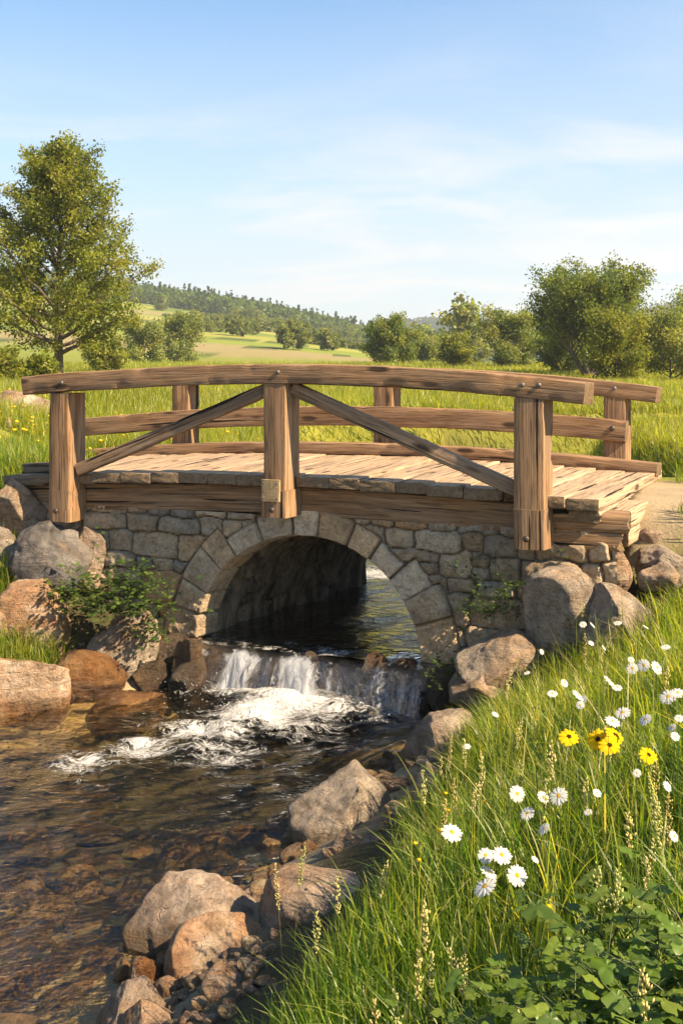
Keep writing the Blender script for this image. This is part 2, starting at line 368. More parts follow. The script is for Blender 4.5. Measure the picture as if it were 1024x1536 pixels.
# water: a clear sheet, amber-tinted, mirror at grazing angles, with foam where the flow is broken
def water_mat(name, tint, foam=True, bump_d=0.03, fscale=1.0):
    m, nt = new_mat(name); P = pos(nt)
    w1 = noise(nt, mapping(nt, P, (1.6, 3.2, 1), (0, 0, 0), (0, 0, 0.35)), 2.2, 4, 0.55, 0.6).outputs['Fac']
    w2 = noise(nt, mapping(nt, P, (1.2, 2.6, 1), (3, 1, 0), (0, 0, 0.2)), 9.0, 4, 0.55, 0.4).outputs['Fac']
    h = math_(nt, 'ADD', math_(nt, 'MULTIPLY', w1, 1.0), math_(nt, 'MULTIPLY', w2, 0.42))
    nrm = bump(nt, h, 1.0, bump_d * 1.15)
    fr = N(nt, 'ShaderNodeFresnel', {'IOR': 1.33, 'Normal': nrm}).outputs[0]
    tr = N(nt, 'ShaderNodeBsdfTransparent', {'Color': c4(tint)}).outputs[0]
    gl = N(nt, 'ShaderNodeBsdfGlossy', {'Color': (1, 1, 1, 1), 'Roughness': 0.03, 'Normal': nrm}).outputs[0]
    s = N(nt, 'ShaderNodeMixShader', {0: math_(nt, 'MULTIPLY', fr, 1.6, True), 1: tr, 2: gl}).outputs[0]
    if foam:
        fa = attr(nt, 'foam').outputs['Fac']
        warp = noise(nt, mapping(nt, P, (1, 1, 1)), 2.5, 3).outputs['Color']
        pw = N(nt, 'ShaderNodeVectorMath', {0: P, 1: N(nt, 'ShaderNodeVectorMath', {0: warp, 1: (0.45, 0.45, 0.0)}, operation='MULTIPLY').outputs[0]}, operation='ADD').outputs[0]
        f1 = noise(nt, mapping(nt, pw, (1, 1.7, 0.2), (0, 0, 0), (0, 0, 0.3)), 4.2 * fscale, 8, 0.70, 0.25).outputs['Fac']
        vo = N(nt, 'ShaderNodeTexVoronoi', {'Vector': mapping(nt, pw, (1, 1.6, 0.3)), 'Scale': 13.0 * fscale}, feature='DISTANCE_TO_EDGE')
        web = ramp(nt, vo.outputs['Distance'], [(0.0, 0.10), (0.25, 0.0)])
        f2 = noise(nt, mapping(nt, pw, (1, 1.5, 0.2)), 38.0, 3, 0.6).outputs['Fac']
        dn = math_(nt, 'ADD', math_(nt, 'ADD', f1, web), math_(nt, 'MULTIPLY', math_(nt, 'SUBTRACT', f2, 0.5), 0.55))
        th = math_(nt, 'SUBTRACT', 0.99, math_(nt, 'MULTIPLY', fa, 0.77))
        ff = math_(nt, 'MULTIPLY', math_(nt, 'SUBTRACT', dn, th), 4.0, True)
        ff = math_(nt, 'MULTIPLY', ff, 0.94)
        wb = pbsdf(nt, (0.60, 0.595, 0.58), 0.6, bump(nt, dn, 1.0, 0.06), 0.3)
        s = N(nt, 'ShaderNodeMixShader', {0: ff, 1: s, 2: wb}).outputs[0]
    out(nt, s); return m
M['water'] = water_mat('stream_water', (0.91, 0.86, 0.68))
M['water_up'] = water_mat('upper_water', (0.42, 0.36, 0.26), True, 0.045)
m, nt = new_mat('falling_water'); fc = attr(nt, 'gc').outputs['Vector']; fd = attr(nt, 'foam').outputs['Fac']
wz = noise(nt, mapping(nt, fc, (3, 3.5, 1)), 2.6, 4).outputs['Color']
fv = N(nt, 'ShaderNodeVectorMath', {0: fc, 1: N(nt, 'ShaderNodeVectorMath', {0: wz, 1: (0.20, 0.10, 0)}, operation='MULTIPLY').outputs[0]}, operation='ADD').outputs[0]
s1 = noise(nt, mapping(nt, fv, (19, 3.6, 1)), 1.0, 6, 0.65, 0.5).outputs['Fac']
s2 = noise(nt, mapping(nt, fv, (70, 8, 1)), 1.0, 4, 0.6, 0.4).outputs['Fac']
sm = math_(nt, 'ADD', math_(nt, 'MULTIPLY', s1, 0.72), math_(nt, 'MULTIPLY', s2, 0.28))
ff = math_(nt, 'MULTIPLY', math_(nt, 'SUBTRACT', sm, math_(nt, 'SUBTRACT', 0.80, math_(nt, 'MULTIPLY', fd, 0.47))), 5.0, True)
nrm = bump(nt, sm, 1.0, 0.05)
tr = N(nt, 'ShaderNodeBsdfTransparent', {'Color': (0.75, 0.72, 0.66, 1)}).outputs[0]
gl = N(nt, 'ShaderNodeBsdfGlossy', {'Roughness': 0.08, 'Normal': nrm}).outputs[0]
fr = N(nt, 'ShaderNodeFresnel', {'IOR': 1.33, 'Normal': nrm}).outputs[0]
s = N(nt, 'ShaderNodeMixShader', {0: math_(nt, 'MULTIPLY', fr, 1.6, True), 1: tr, 2: gl}).outputs[0]
wd = N(nt, 'ShaderNodeBsdfDiffuse', {'Color': (0.68, 0.71, 0.76, 1), 'Normal': nrm}).outputs[0]
wt_ = N(nt, 'ShaderNodeBsdfTranslucent', {'Color': (0.8, 0.83, 0.88, 1)}).outputs[0]
wh = N(nt, 'ShaderNodeMixShader', {0: 0.4, 1: wd, 2: wt_}).outputs[0]
out(nt, N(nt, 'ShaderNodeMixShader', {0: math_(nt, 'MULTIPLY', ff, 0.80), 1: s, 2: wh}).outputs[0]); M['falls'] = m
m, nt = new_mat('foam_white'); out(nt, pbsdf(nt, (0.82, 0.82, 0.80), 0.5)); M['foam'] = m

# ------------------------------------------------------------------ GROUND: one sheet to the horizon
def spaced(dense_lo, dense_hi, step, far, g=1.09):
    a = [dense_lo, ]; s = step
    left = []
    p = dense_lo
    while p > -far: s *= g; p -= s; left.append(p)
    mid = list(np.arange(dense_lo, dense_hi, step)); right = []; p = dense_hi; s = step
    while p < far: right.append(p); s *= g; p += s
    return np.array(left[::-1] + mid + right)
gx = spaced(-5.2, 4.6, 0.07, 2500, 1.075)
gy = spaced(0.5, 14.5, 0.07, 2500, 1.06); gy = gy[gy > -60]
GX, GY = np.meshgrid(gx, gy)
GZ = hgt(GX, GY)
V = np.stack([GX, GY, GZ], -1).reshape(-1, 3)
x, y, z = V.T; u, v = to_uv(x, y)
nA = fbm(xy0(x * 0.6, y * 0.6), 4, 3); nB = fbm(xy0(x * 0.04, y * 0.06), 4, 4); nC = fbm(xy0(x * 2.5, y * 2.5), 3, 6)
col = np.zeros((len(V), 3))
meadow = np.array([0.18, 0.18, 0.028]); meadow2 = np.array([0.27, 0.24, 0.045]); soil = np.array([0.060, 0.050, 0.026])
bedc = np.array([0.34, 0.25, 0.145]); beddeep = np.array([0.065, 0.056, 0.038]); path = np.array([0.36, 0.27, 0.18])
col[:] = meadow + (meadow2 - meadow) * sstep(-0.3, 0.4, nA + nB)[:, None]
nearm = (y < 14.5)
col[nearm & (v < 0.5)] = soil
uch = (np.abs(u - chan_u(v)) < chan_w(v) + .45) & (v < 20) & (v > -0.3) & (y < 60)
col[uch] = (0.060, 0.046, 0.028)
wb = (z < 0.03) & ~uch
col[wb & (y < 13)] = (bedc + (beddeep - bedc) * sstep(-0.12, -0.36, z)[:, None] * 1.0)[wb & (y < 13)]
# shore gravel and the sandy path at both ends of the bridge
sh = sstep(0.30, 0.02, np.abs(z - 0.06)) * (v < 0.1) * (y < 10)
col = col + (np.array([0.33, 0.26, 0.18]) - col) * (sh * 0.7)[:, None] * (z >= 0.0)[:, None]
pm = sstep(1.35, 0.8, np.abs(v - 1.35 + 0.35 * nA)) * sstep(2.5, 2.9, np.abs(u)) * (np.abs(u) < 26) * (z > 1.2) * sstep(-0.5, 0.2, nC + 0.35)
col = col + (path - col) * (pm * 0.9)[:, None]
# far hillside: strips of pasture with a ploughed one, dark woodland above
ht = sstep(88, 120, y)
bandp = (y + 0.35 * x + 9 * nB) / 21.0
st = np.floor(bandp).astype(int)
pal = np.array([[0.18, 0.21, 0.035], [0.26, 0.25, 0.055], [0.135, 0.175, 0.032], [0.28, 0.26, 0.075], [0.17, 0.20, 0.04], [0.24, 0.195, 0.09]])
fcol = pal[st % 6]
edge = np.abs(bandp - np.floor(bandp) - 0.5) > 0.455
fcol = np.where(edge[:, None], np.array([0.05, 0.075, 0.022]), fcol)
col = col + (fcol - col) * ht[:, None]
wood = sstep(328, 346, y + 14 * nB + 0.12 * x)
col = col + (np.array([0.028, 0.045, 0.016]) - col) * wood[:, None]
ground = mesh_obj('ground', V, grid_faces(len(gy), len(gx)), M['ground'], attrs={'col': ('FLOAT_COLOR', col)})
tag(ground, kind='structure')

# ------------------------------------------------------------------ timber
def rrect(w, h, r, n=4, m=3):
    """rounded rectangle outline with extra points along the sides, counter-clockwise"""
    pts = []
    cs = [(w / 2 - r, h / 2 - r, 0), (-w / 2 + r, h / 2 - r, 90), (-w / 2 + r, -h / 2 + r, 180), (w / 2 - r, -h / 2 + r, 270)]
    for k, (cx, cy, a0) in enumerate(cs):
        for i in range(n):
            a = math.radians(a0 + 90 * i / (n - 1)); pts.append((cx + r * math.cos(a), cy + r * math.sin(a)))
        nx, ny, na = cs[(k + 1) % 4]; a = math.radians(na)
        p1 = np.array(pts[-1]); p2 = np.array((nx + r * math.cos(a), ny + r * math.sin(a)))
        for i in range(1, m): pts.append(tuple(p1 + (p2 - p1) * i / m))
    return np.array(pts)
def timber_geo(path, side, w, h, seed, r=0.012, amp=0.006, endrough=0.008, dl=0.05, up=None, skew=(0, 0), shear=0.0):
    path = np.asarray(path, float)
    seg = np.linalg.norm(np.diff(path, axis=0), axis=1); cum = np.r_[0, np.cumsum(seg)]; L = cum[-1]
    n = max(3, int(L / dl)); s = np.linspace(0, L, n)
    ctr = np.stack([np.interp(s, cum, path[:, k]) for k in range(3)], -1)
    tan = np.gradient(ctr, axis=0); tan /= np.linalg.norm(tan, axis=1, keepdims=True)
    side = np.asarray(side, float); side = side / np.linalg.norm(side)
    sd = side[None] - tan * (tan @ side)[:, None]; sd /= np.linalg.norm(sd, axis=1, keepdims=True)
    upv = np.cross(sd, tan); upv /= np.linalg.norm(upv, axis=1, keepdims=True)
    if upv[n // 2][2] < -0.1: upv = -upv
    cs = rrect(w, h, r)
    k = len(cs)
    cs0 = cs; cs = np.stack([cs[:, 0] - shear * cs[:, 1], cs[:, 1]], -1)
    V = ctr[:, None] + sd[:, None] * cs[None, :, 0:1] + upv[:, None] * cs[None, :, 1:2]
    gc = np.stack([np.repeat(s[:, None], k, 1), np.repeat(cs[None, :, 0], n, 0), np.repeat(cs[None, :, 1], n, 0)], -1)
    rng = np.random.default_rng(seed); off = rng.uniform(-40, 40, 3)
    nz = fbm(gc * np.array([1.6, 9, 9]) + off, 3, seed) * amp + fbm(gc * np.array([6, 30, 30]) + off, 2, seed + 5) * amp * 0.35
    cs = cs0
    # worn corners: chips out of the edges
    cd = np.minimum(w / 2 - np.abs(cs[:, 0]), h / 2 - np.abs(cs[:, 1])); corner = (np.abs(cs[:, 0]) > w / 2 - r * 1.3) & (np.abs(cs[:, 1]) > h / 2 - r * 1.3)
    chip = np.maximum(0, fbm(gc * np.array([5, 4, 4]) + off + 3, 3, seed + 9) - 0.22) * 0.05 * corner[None]
    rad = cs / np.linalg.norm(cs, axis=1, keepdims=True)
    dd = (nz - chip)[..., None] * rad[None]
    V = V + sd[:, None] * dd[..., 0:1] + upv[:, None] * dd[..., 1:2]
    # rough sawn ends
    for e, sg in ((0, -1), (n - 1, 1)):
        V[e] += tan[e] * (sg * endrough * fbm(gc[e] * 25 + off, 2, seed + 3))[:, None]
        if skew[0 if e == 0 else 1]: V[e] += tan[e] * (cs[:, 0] * skew[0 if e == 0 else 1])[:, None]
    Vs = [V.reshape(-1, 3)]; gcs = [gc.reshape(-1, 3) + off]; Fs = [grid_faces(n, k, True)]
    base = n * k
    for e, flip in ((0, True), (n - 1, False)):
        ring = V[e]; c0 = ring.mean(0)
        inner = c0 + (ring - c0) * 0.9; in2 = c0 + (ring - c0) * 0.5
        sg = -1 if e == 0 else 1
        inner = inner + tan[e] * sg * 0.003; in2 = in2 + tan[e] * sg * 0.003
        for lay in (ring, inner, in2): Vs.append(lay)
        g0 = gc[e]
        # end grain: the fibre coordinate is kept inside the ring so the rings read as end grain
        for f in (1.0, 0.9, 0.5): gcs.append(np.stack([g0[:, 0] + (1 - f) * 0.4, g0[:, 1] * f, g0[:, 2] * f], -1) + off)
        Vs.append(c0[None] + tan[e] * sg * 0.003); gcs.append(np.array([[g0[0, 0] + .25, 0, 0]]) + off)
        i0 = np.arange(k) + e * k; j = np.arange(k); j2 = (j + 1) % k
        a0 = base; a = base + k; b = base + 2 * k; c = base + 3 * k
        q = np.concatenate([np.stack([a0 + j, a0 + j2, a + j2, a + j], -1), np.stack([a + j, a + j2, b + j2, b + j], -1), np.stack([b + j, b + j2, np.full(k, c), np.full(k, c)], -1)])
        if flip: q = q[:, ::-1]
        Fs.append(q); base += 3 * k + 1
    G = np.concatenate(gcs); G = np.concatenate([G, (np.arange(len(G)) >= n * k)[:, None].astype(float)], 1)
    return np.concatenate(Vs), np.concatenate(Fs), G
def join_geo(parts):
    Vs, Fs, Gs = [], [], []; o = 0
    for V, Fc, G in parts: Vs.append(V); Fs.append(Fc + o); Gs.append(G); o += len(V)
    return np.concatenate(Vs), np.concatenate(Fs), np.concatenate(Gs)
def fix_tris(Fc):
    return [tuple(f[:3]) if f[2] == f[3] else (tuple(f[1:]) if f[0] == f[1] else tuple(f)) for f in Fc.tolist()]
def timber_obj(name, geo, mat, parent):
    V, Fc, G = geo
    return mesh_obj(name, V, fix_tris(Fc), mat, parent, attrs={'gc': ('FLOAT_COLOR', G)})

bridge = thing('footbridge', (MX, MY, 0), 'arched stone bridge with weathered timber deck and railings over the stream', 'bridge')
UV = np.array([BC, -BS, 0.0]); VV = np.array([BS, BC, 0.0]); UP = np.array([0, 0, 1.0])
DK = 0.14
def acr(v, k=DK): return v * k
def fan(g):
    V = g[0].copy(); u, v = to_uv(V[:, 0], V[:, 1]); z = V[:, 2]; return B(u + v * (0.01 + 0.0433 * u), v, z), g[1], g[2]
def deckz(u): return 2.03 - 0.0125 * u * u
def railz(u): return 3.075 - 0.020 * u * u
def farz(u): return railz(u) if u > 0 else 3.075 - 0.007 * u * u
FV = 2.66                                     # far railing line

# deck planks: one board after another, laid across
rng = np.random.default_rng(4)
parts = []; uu = -2.98; i = 0; lefts = []
while uu < 2.93:
    wdt = rng.uniform(0.27, 0.345)
    if uu + wdt > 2.90: wdt = 2.97 - uu
    uc_ = uu + wdt / 2; z = deckz(uc_) - 0.055 + rng.uniform(-0.006, 0.006)
    v0 = -0.12 + rng.uniform(-0.025, 0.02); v1 = FV + 0.10 + rng.uniform(-0.02, 0.02)
    if abs(uc_) < 0.17 or abs(abs(uc_) - 2.36) < 0.16: v0 = 0.0 + rng.uniform(0, 0.01)
    p = [B(uc_, v0, z), B(uc_, v1, z + rng.uniform(-.006, .006))]
    parts.append(fan(timber_geo(p, UV, wdt - 0.008, 0.10, 100 + i, r=0.006, amp=0.004, dl=0.07, endrough=0.02))); uu += wdt; i += 1
deck = timber_obj('deck', join_geo(parts), M['plank'], bridge)
# edge ends are dark and mossy: a second board row under the near edge
def along(u0, u1, v, zf, n=14): 
    u = np.linspace(u0, u1, n); return B(u, np.full(n, v), np.array([zf(a) for a in u]))
b1 = timber_obj('deck_beam', timber_geo(along(-2.95, -0.16, 0.10, lambda u: deckz(u) - 0.255), VV, 0.2, 0.265, 201, amp=0.010, r=0.018), M['wood'], bridge)
b2 = timber_obj('deck_beam', timber_geo(along(-0.13, 2.42, 0.10, lambda u: deckz(u) - 0.255), VV, 0.2, 0.265, 202, amp=0.010, r=0.018), M['wood'], bridge)
b3 = timber_obj('deck_beam', timber_geo(along(-3.0, 3.1, FV - 0.1, lambda u: deckz(u) - 0.255), VV, 0.2, 0.265, 203, amp=0.010, r=0.018, dl=.1), M['wood'], bridge)
for vv in (0.95, 1.75): timber_obj('deck_beam', timber_geo(along(-3.0, 3.15, vv, lambda u: deckz(u) - 0.255), VV, 0.2, 0.265, 205, dl=.15), M['wood'], bridge)
# stacked sill timbers at the right end, running across under the last planks
def sill(uo, v0, v1, z, w, h, seed, nm='sill_beam', mat='wood'):
    return timber_obj(nm, timber_geo([B(uo + acr(v0), v0, z), B(uo + acr(v1), v1, z)], UV, w, h, seed, amp=0.014, r=0.02, endrough=0.03), M[mat], bridge)
sill(2.83, -0.06, FV + 0.05, deckz(2.9) - 0.105 - 0.055, 0.26, 0.10, 211, mat='plank')
# big rough log ends below
def sillu(u0, u1, v, z, w, h, seed):
    return timber_obj('sill_beam', timber_geo(along(u0, u1, v, lambda u: z, 6), VV, w, h, seed, amp=0.020, r=0.035, endrough=0.05), M['wood'], bridge)
sillu(2.52, 3.17, 0.10, 1.715, 0.24, 0.165, 213)
sillu(2.50, 3.12, 0.10, 1.55, 0.24, 0.16, 214)
sill(3.02, 0.24, FV, 1.715, 0.28, 0.165, 215, mat='plank'); sill(3.0, 0.26, FV, 1.55, 0.26, 0.155, 216, mat='plank')
sill(-2.98, -0.02, FV, 1.62, 0.24, 0.20, 217)
timber_obj('deck_edge_board', timber_geo(along(-3.12, -2.55, -0.03, lambda u: deckz(u) - 0.05, 6), VV, 0.16, 0.10, 218, amp=0.012, endrough=.03), M['plank_end'], bridge)
timber_obj('deck_edge_board', timber_geo(along(-3.06, -2.56, 0.20, lambda u: deckz(u) + 0.055, 6), VV, 0.16, 0.10, 219, amp=0.012, endrough=.03), M['plank_end'], bridge)

def bolt_at(parent, p, nrm, r=0.022, mat='iron', name='bolt'):
    bm = bmesh.new(); bmesh.ops.create_uvsphere(bm, u_segments=14, v_segments=8, radius=r)
    q = Vector(nrm).to_track_quat('Z', 'Y').to_matrix()
    for vtx in bm.verts:
        vtx.co.z = max(vtx.co.z, -0.004) * 0.55; vtx.co = q @ vtx.co + Vector(p)
    V = [tuple(vv.co) for vv in bm.verts]; Fc = [tuple(l.index for l in f.verts) for f in bm.faces]; bm.free()
    rp = np.zeros(3); pp = parent
    while pp is not None: rp += np.array(pp.location); pp = pp.parent
    return mesh_obj(name, np.array(V) - rp, Fc, M[mat], parent, loc=(0, 0, 0))

def post(u, v, z0, z1, w, d, seed):
    p = B(u, v, 0); return timber_obj('post', timber_geo([p + UP * z0, p + UP * z1], UV, w, d, seed, amp=0.006, r=0.012, shear=0.21), M['wood'], bridge)
PV = -0.125                                     # near posts stand before the beam
NP = []
for u, z0, w, sd in ((-2.32, 1.50, 0.235, 301), (0.055, 1.66, 0.225, 302), (2.405, 1.50, 0.255, 303)):
    po = post(u, PV, z0, railz(u) - 0.18, w, 0.235, sd); NP.append(po)
    fz = {-2.32: 1.60, 0.055: 1.72, 2.405: 1.585}[u]
    bolt_at(po, B(u - 0.04, PV - 0.147, fz), -VV, 0.028)
# wider foot blocks clad on the lower end of the outer posts, and the block with the plate on the middle one
for u, z0, z1, w, sd in ((-2.32, 1.485, 1.80, 0.241, 311), (2.405, 1.49, 1.83, 0.262, 312)):
    p = B(u, PV, 0); timber_obj('post_foot', timber_geo([p + UP * z0, p + UP * z1], UV, w, 0.242, sd, amp=0.005, r=0.012, shear=0.21), M['wood'], bridge)
p = B(0.055, PV, 0); timber_obj('post_foot', timber_geo([p + UP * 1.645, p + UP * 1.90], UV, 0.25, 0.275, 313, amp=0.006, r=0.014, shear=.21), M['wood'], bridge)
p = B(0.01, PV - 0.150, 0)
pl = mesh_obj('iron_plate', *(lambda g: (g[0], fix_tris(g[1])))(timber_geo([p + UP * 1.80, p + UP * 2.0], UV, 0.19, 0.022, 314, r=0.006, amp=0.003, endrough=.002, dl=.03)), M['plate'], bridge)
for du in (-0.07, 0.07):
    for zz in (1.83, 1.97): bolt_at(pl, B(0.01 + du, PV - 0.162, zz), -VV, 0.009, 'bolt', 'nail')
FP = []
for u, sd in ((-2.50, 321), (0.22, 322), (2.88, 323)):
    FP.append(post(u, FV + 0.02, 1.72, farz(u) - 0.19, 0.235, 0.22, sd))

# handrails: sawn from bent beams, resting on the posts
hr = timber_obj('handrail', timber_geo(along(-2.76, 2.87, PV, lambda u: railz(u) + 0.03 * sstep(-1.5, -2.8, u) - 0.093, 30), VV, 0.25, 0.188, 331, amp=0.007, r=0.014, dl=.04, skew=(.2, .2)), M['wood'], bridge)
for u, k in ((-2.30, 1), (0.07, 1), (2.33, 2)):
    for j in range(k): bolt_at(hr, B(u + 0.14 * j, PV - 0.127, railz(u) - 0.075), -VV, 0.02, 'bolt')
hf = timber_obj('handrail', timber_geo(along(-3.7, 3.32, FV + 0.02, lambda u: farz(u) - 0.105, 30), VV, 0.22, 0.175, 332, amp=0.007, r=0.014, dl=.05, skew=(.2, .2)), M['wood'], bridge)
bolt_at(hf, B(2.86, FV - 0.092, railz(2.86) - 0.09), -VV, 0.022, 'bolt')
mr = timber_obj('mid_rail', timber_geo(along(-4.2, 2.99, FV - 0.115, lambda u: 2.475 - 0.0135 * u * u, 24), VV, 0.075, 0.235, 333, amp=0.007, r=0.010, dl=.05, skew=(.3, .3)), M['wood'], bridge)
bolt_at(mr, B(2.84, FV - 0.155, 2.385), -VV, 0.03)
kb = timber_obj('kerb_beam', timber_geo(along(-3.98, 3.33, FV - 0.21, lambda u: deckz(u) + 0.068, 24), VV, 0.20, 0.135, 334, amp=0.008, r=0.016, dl=.05, skew=(.2, .2)), M['wood'], bridge)
# diagonal braces
def brace(a, b, seed): return timber_obj('brace', timber_geo([a, b], VV, 0.10, 0.125, seed, amp=0.006, r=0.014, endrough=.01), M['brace'], bridge)
brace(B(-2.185, PV, 2.005), B(-0.065, PV, 2.845), 341)
brace(B(0.175, PV, 2.845), B(2.27, PV, 1.985), 342)

# ------------------------------------------------------------------ masonry
STC = np.array([[.31, .27, .22], [.26, .235, .20], [.41, .33, .235], [.46, .30, .17], [.38, .305, .22], [.33, .265, .195], [.46, .39, .30], [.22, .205, .185], [.43, .315, .20]])
STC = STC * np.array([1.06, 1.0, .90]); MORT = np.array([0.10, 0.080, 0.060])
rng = np.random.default_rng(12)
NV = 15; tb = [-0.18]
while tb[-1] < math.pi + 0.1: tb.append(tb[-1] + rng.uniform(0.19, 0.30))
tb = np.array(tb); rl = np.where(np.abs((tb[:-1] + tb[1:]) / 2 - math.pi / 2) < 0.75, 1, 0)
rlen = np.where(rl == 1, rng.uniform(0.19, 0.25, len(rl)), rng.uniform(0.29, 0.40, len(rl)))
vcol = 1.4 * STC[rng.choice([0, 2, 4, 5, 6, 8, 2, 4], len(rl))] * rng.uniform(0.85, 1.15, (len(rl), 1))
def ring_out(th):
    k = np.clip(np.searchsorted(tb, th) - 1, 0, len(rlen) - 1); return AR + rlen[k]
WV = 0.03                                      # face of the wall in v (stones swell out of it)
# --- wall face: every stone from one partition of the face
ug = np.arange(-3.02, 3.10, 0.0125); zg = np.arange(-0.35, 1.64, 0.0125)
U, Z = np.meshgrid(ug, zg)
sites = []
zr = -0.4
while zr < 1.7:
    hh = rng.uniform(0.12, 0.29); uu = -3.3
    while uu < 3.3:
        ww = rng.uniform(0.18, 0.58) * (0.7 + hh)
        if hh > 0.2 and rng.random() < 0.25:
            sites += [(uu + ww / 2, zr + hh * .27, ww, hh * .5), (uu + ww / 2 + rng.uniform(-.03, .03), zr + hh * .77, ww, hh * .5)]
        else: sites.append((uu + ww / 2, zr + hh / 2 + rng.uniform(-.025, .025), ww * rng.uniform(.85, 1.1), hh * rng.uniform(.85, 1.15)))
        uu += ww
    zr += hh
sites = np.array(sites)
wu = U + 0.030 * fbm(xy0(U * 5, Z * 5), 3, 41); wz_ = Z + 0.026 * fbm(xy0(U * 5 + 50, Z * 5), 3, 42)
F1 = np.full(U.shape, 9.); F2 = np.full(U.shape, 9.); ID = np.zeros(U.shape, int)
for k, (su, sz, sw, sh_) in enumerate(sites):
    d = ((np.abs(wu - su) / (sw / 2)) ** 4.5 + (np.abs(wz_ - sz) / (sh_ / 2)) ** 4.5) ** (1 / 4.5)
    c = d < F1; F2 = np.where(c, F1, np.minimum(F2, d)); ID = np.where(c, k, ID); F1 = np.minimum(F1, d)
edge = (F2 - F1) * 0.5 * np.minimum(sites[ID, 2], sites[ID, 3]) * 0.5
R_ = np.hypot(U - UC, Z - SPR); TH = np.arctan2(Z - SPR, U - UC); TH = np.where(TH < -1.6, TH + 2 * math.pi, TH)
edge = np.minimum(edge, np.maximum(0, R_ - ring_out(TH) - 0.004))
soff = rng.uniform(-0.02, 0.025, len(sites)); tl = rng.uniform(-.12, .12, (len(sites), 2))
scol = STC[rng.choice(len(STC), len(sites), p=[.16, .09, .18, .09, .16, .08, .12, .05, .07])]; scol = (scol * np.minimum(1.45, .56 / scol.max(1))[:, None]) * rng.uniform(0.8, 1.12, (len(sites), 1))
sf = sstep(0.001, 0.018, edge)
hh = sf * (0.036 + soff[ID] + tl[ID, 0] * (U - sites[ID, 0]) + tl[ID, 1] * (Z - sites[ID, 1]) + 0.032 * fbm(xy0(U * 8, Z * 8), 5, 44, .6)) + 0.008 * fbm(xy0(U * 22, Z * 22), 3, 45)
cc = scol[ID] * (1 + 0.25 * fbm(xy0(U * 4, Z * 4), 4, 46))[..., None]
cc = MORT + (cc - MORT) * sstep(0.001, 0.008, edge)[..., None]
keep = (R_ > AR + 0.10) | ((Z < SPR) & (np.abs(U - UC) > AR + .05))
fidx = grid_faces(len(zg), len(ug)); fk = keep.ravel()[fidx].all(1)
mesh_obj('stone_wall', B(U, WV - hh, Z).reshape(-1, 3), fidx[fk], M['masonry'], bridge, attrs={'col': ('FLOAT_COLOR', cc.reshape(-1, 3))})
# far face of the same bridge
U2 = -U + 2 * UC; c2 = UC + KT * 2.75
sub = fidx[fk][:, ::-1]
mesh_obj('stone_wall', B(U - UC + c2, 2.72 + hh, Z).reshape(-1, 3), sub, M['masonry'], bridge, attrs={'col': ('FLOAT_COLOR', cc.reshape(-1, 3))})
# --- arch ring: face of the voussoirs and the first hand's breadth of the soffit
th = np.arange(tb[0], tb[-1] - 0.02, 0.0105); nr_f = 34; dep = np.linspace(0, 0.24, 22)
kk = np.clip(np.searchsorted(tb, th) - 1, 0, len(rlen) - 1)
ej = np.minimum(th - tb[kk], tb[kk + 1] - th) * (AR + 0.1) + 0.008 * fbm(xy0(th * 30, th * 0), 2, 51)
ro = AR + rlen[kk]
rows = []; cols = []
voff = rng.uniform(-0.018, 0.028, len(rl)); vt = rng.uniform(-.15, .15, len(rl))
for j in range(nr_f):
    t = j / (nr_f - 1); r = ro + (AR - ro) * t
    r = np.where(j == 0, ro + 0.03, r)
    e = np.minimum(np.minimum(ej, (ro - r) + 0.004), (r - AR) * 1.1 + 0.010)
    f = sstep(0.0, 0.020, e); px3 = np.stack([r * np.cos(th), r * np.sin(th), th * 0], -1)
    h_ = f * (0.050 + voff[kk] + vt[kk] * (r - AR - .12) + 0.030 * fbm(px3 * 8, 5, 53, .6)) + 0.006 * fbm(px3 * 22, 3, 54) - (0.03 if j == 0 else 0)
    rows.append(B(UC + r * np.cos(th), WV - h_, SPR + r * np.sin(th)))
    c = vcol[kk] * (1 + 0.28 * fbm(px3 * 4.5, 4, 56))[:, None]; cols.append(MORT + (c - MORT) * sstep(0.0, 0.012, np.minimum(ej, (ro - r) + .006))[:, None])
for d in dep[1:]:
    f = sstep(0.0, 0.030, ej); px3 = np.stack([AR * np.cos(th), AR * np.sin(th), th * 0 + d], -1)
    r = AR + 0.035 * (1 - f) - f * (0.012 * sstep(0, .05, d)) + 0.012 * fbm(px3 * 8, 3, 57) * sstep(0, 0.05, d)
    u_ = UC + KT * d + r * np.cos(th); rows.append(B(u_, WV + d - 0.02, SPR + r * np.sin(th)))
    c = vcol[kk] * (1 + 0.28 * fbm(px3 * 4.5, 4, 56))[:, None]; cols.append(MORT + (c - MORT) * sstep(0.0, 0.012, ej)[:, None])
mesh_obj('arch_ring', np.concatenate(rows), grid_faces(len(rows), len(th)), M['masonry'], bridge, attrs={'col': ('FLOAT_COLOR', np.concatenate(cols))})
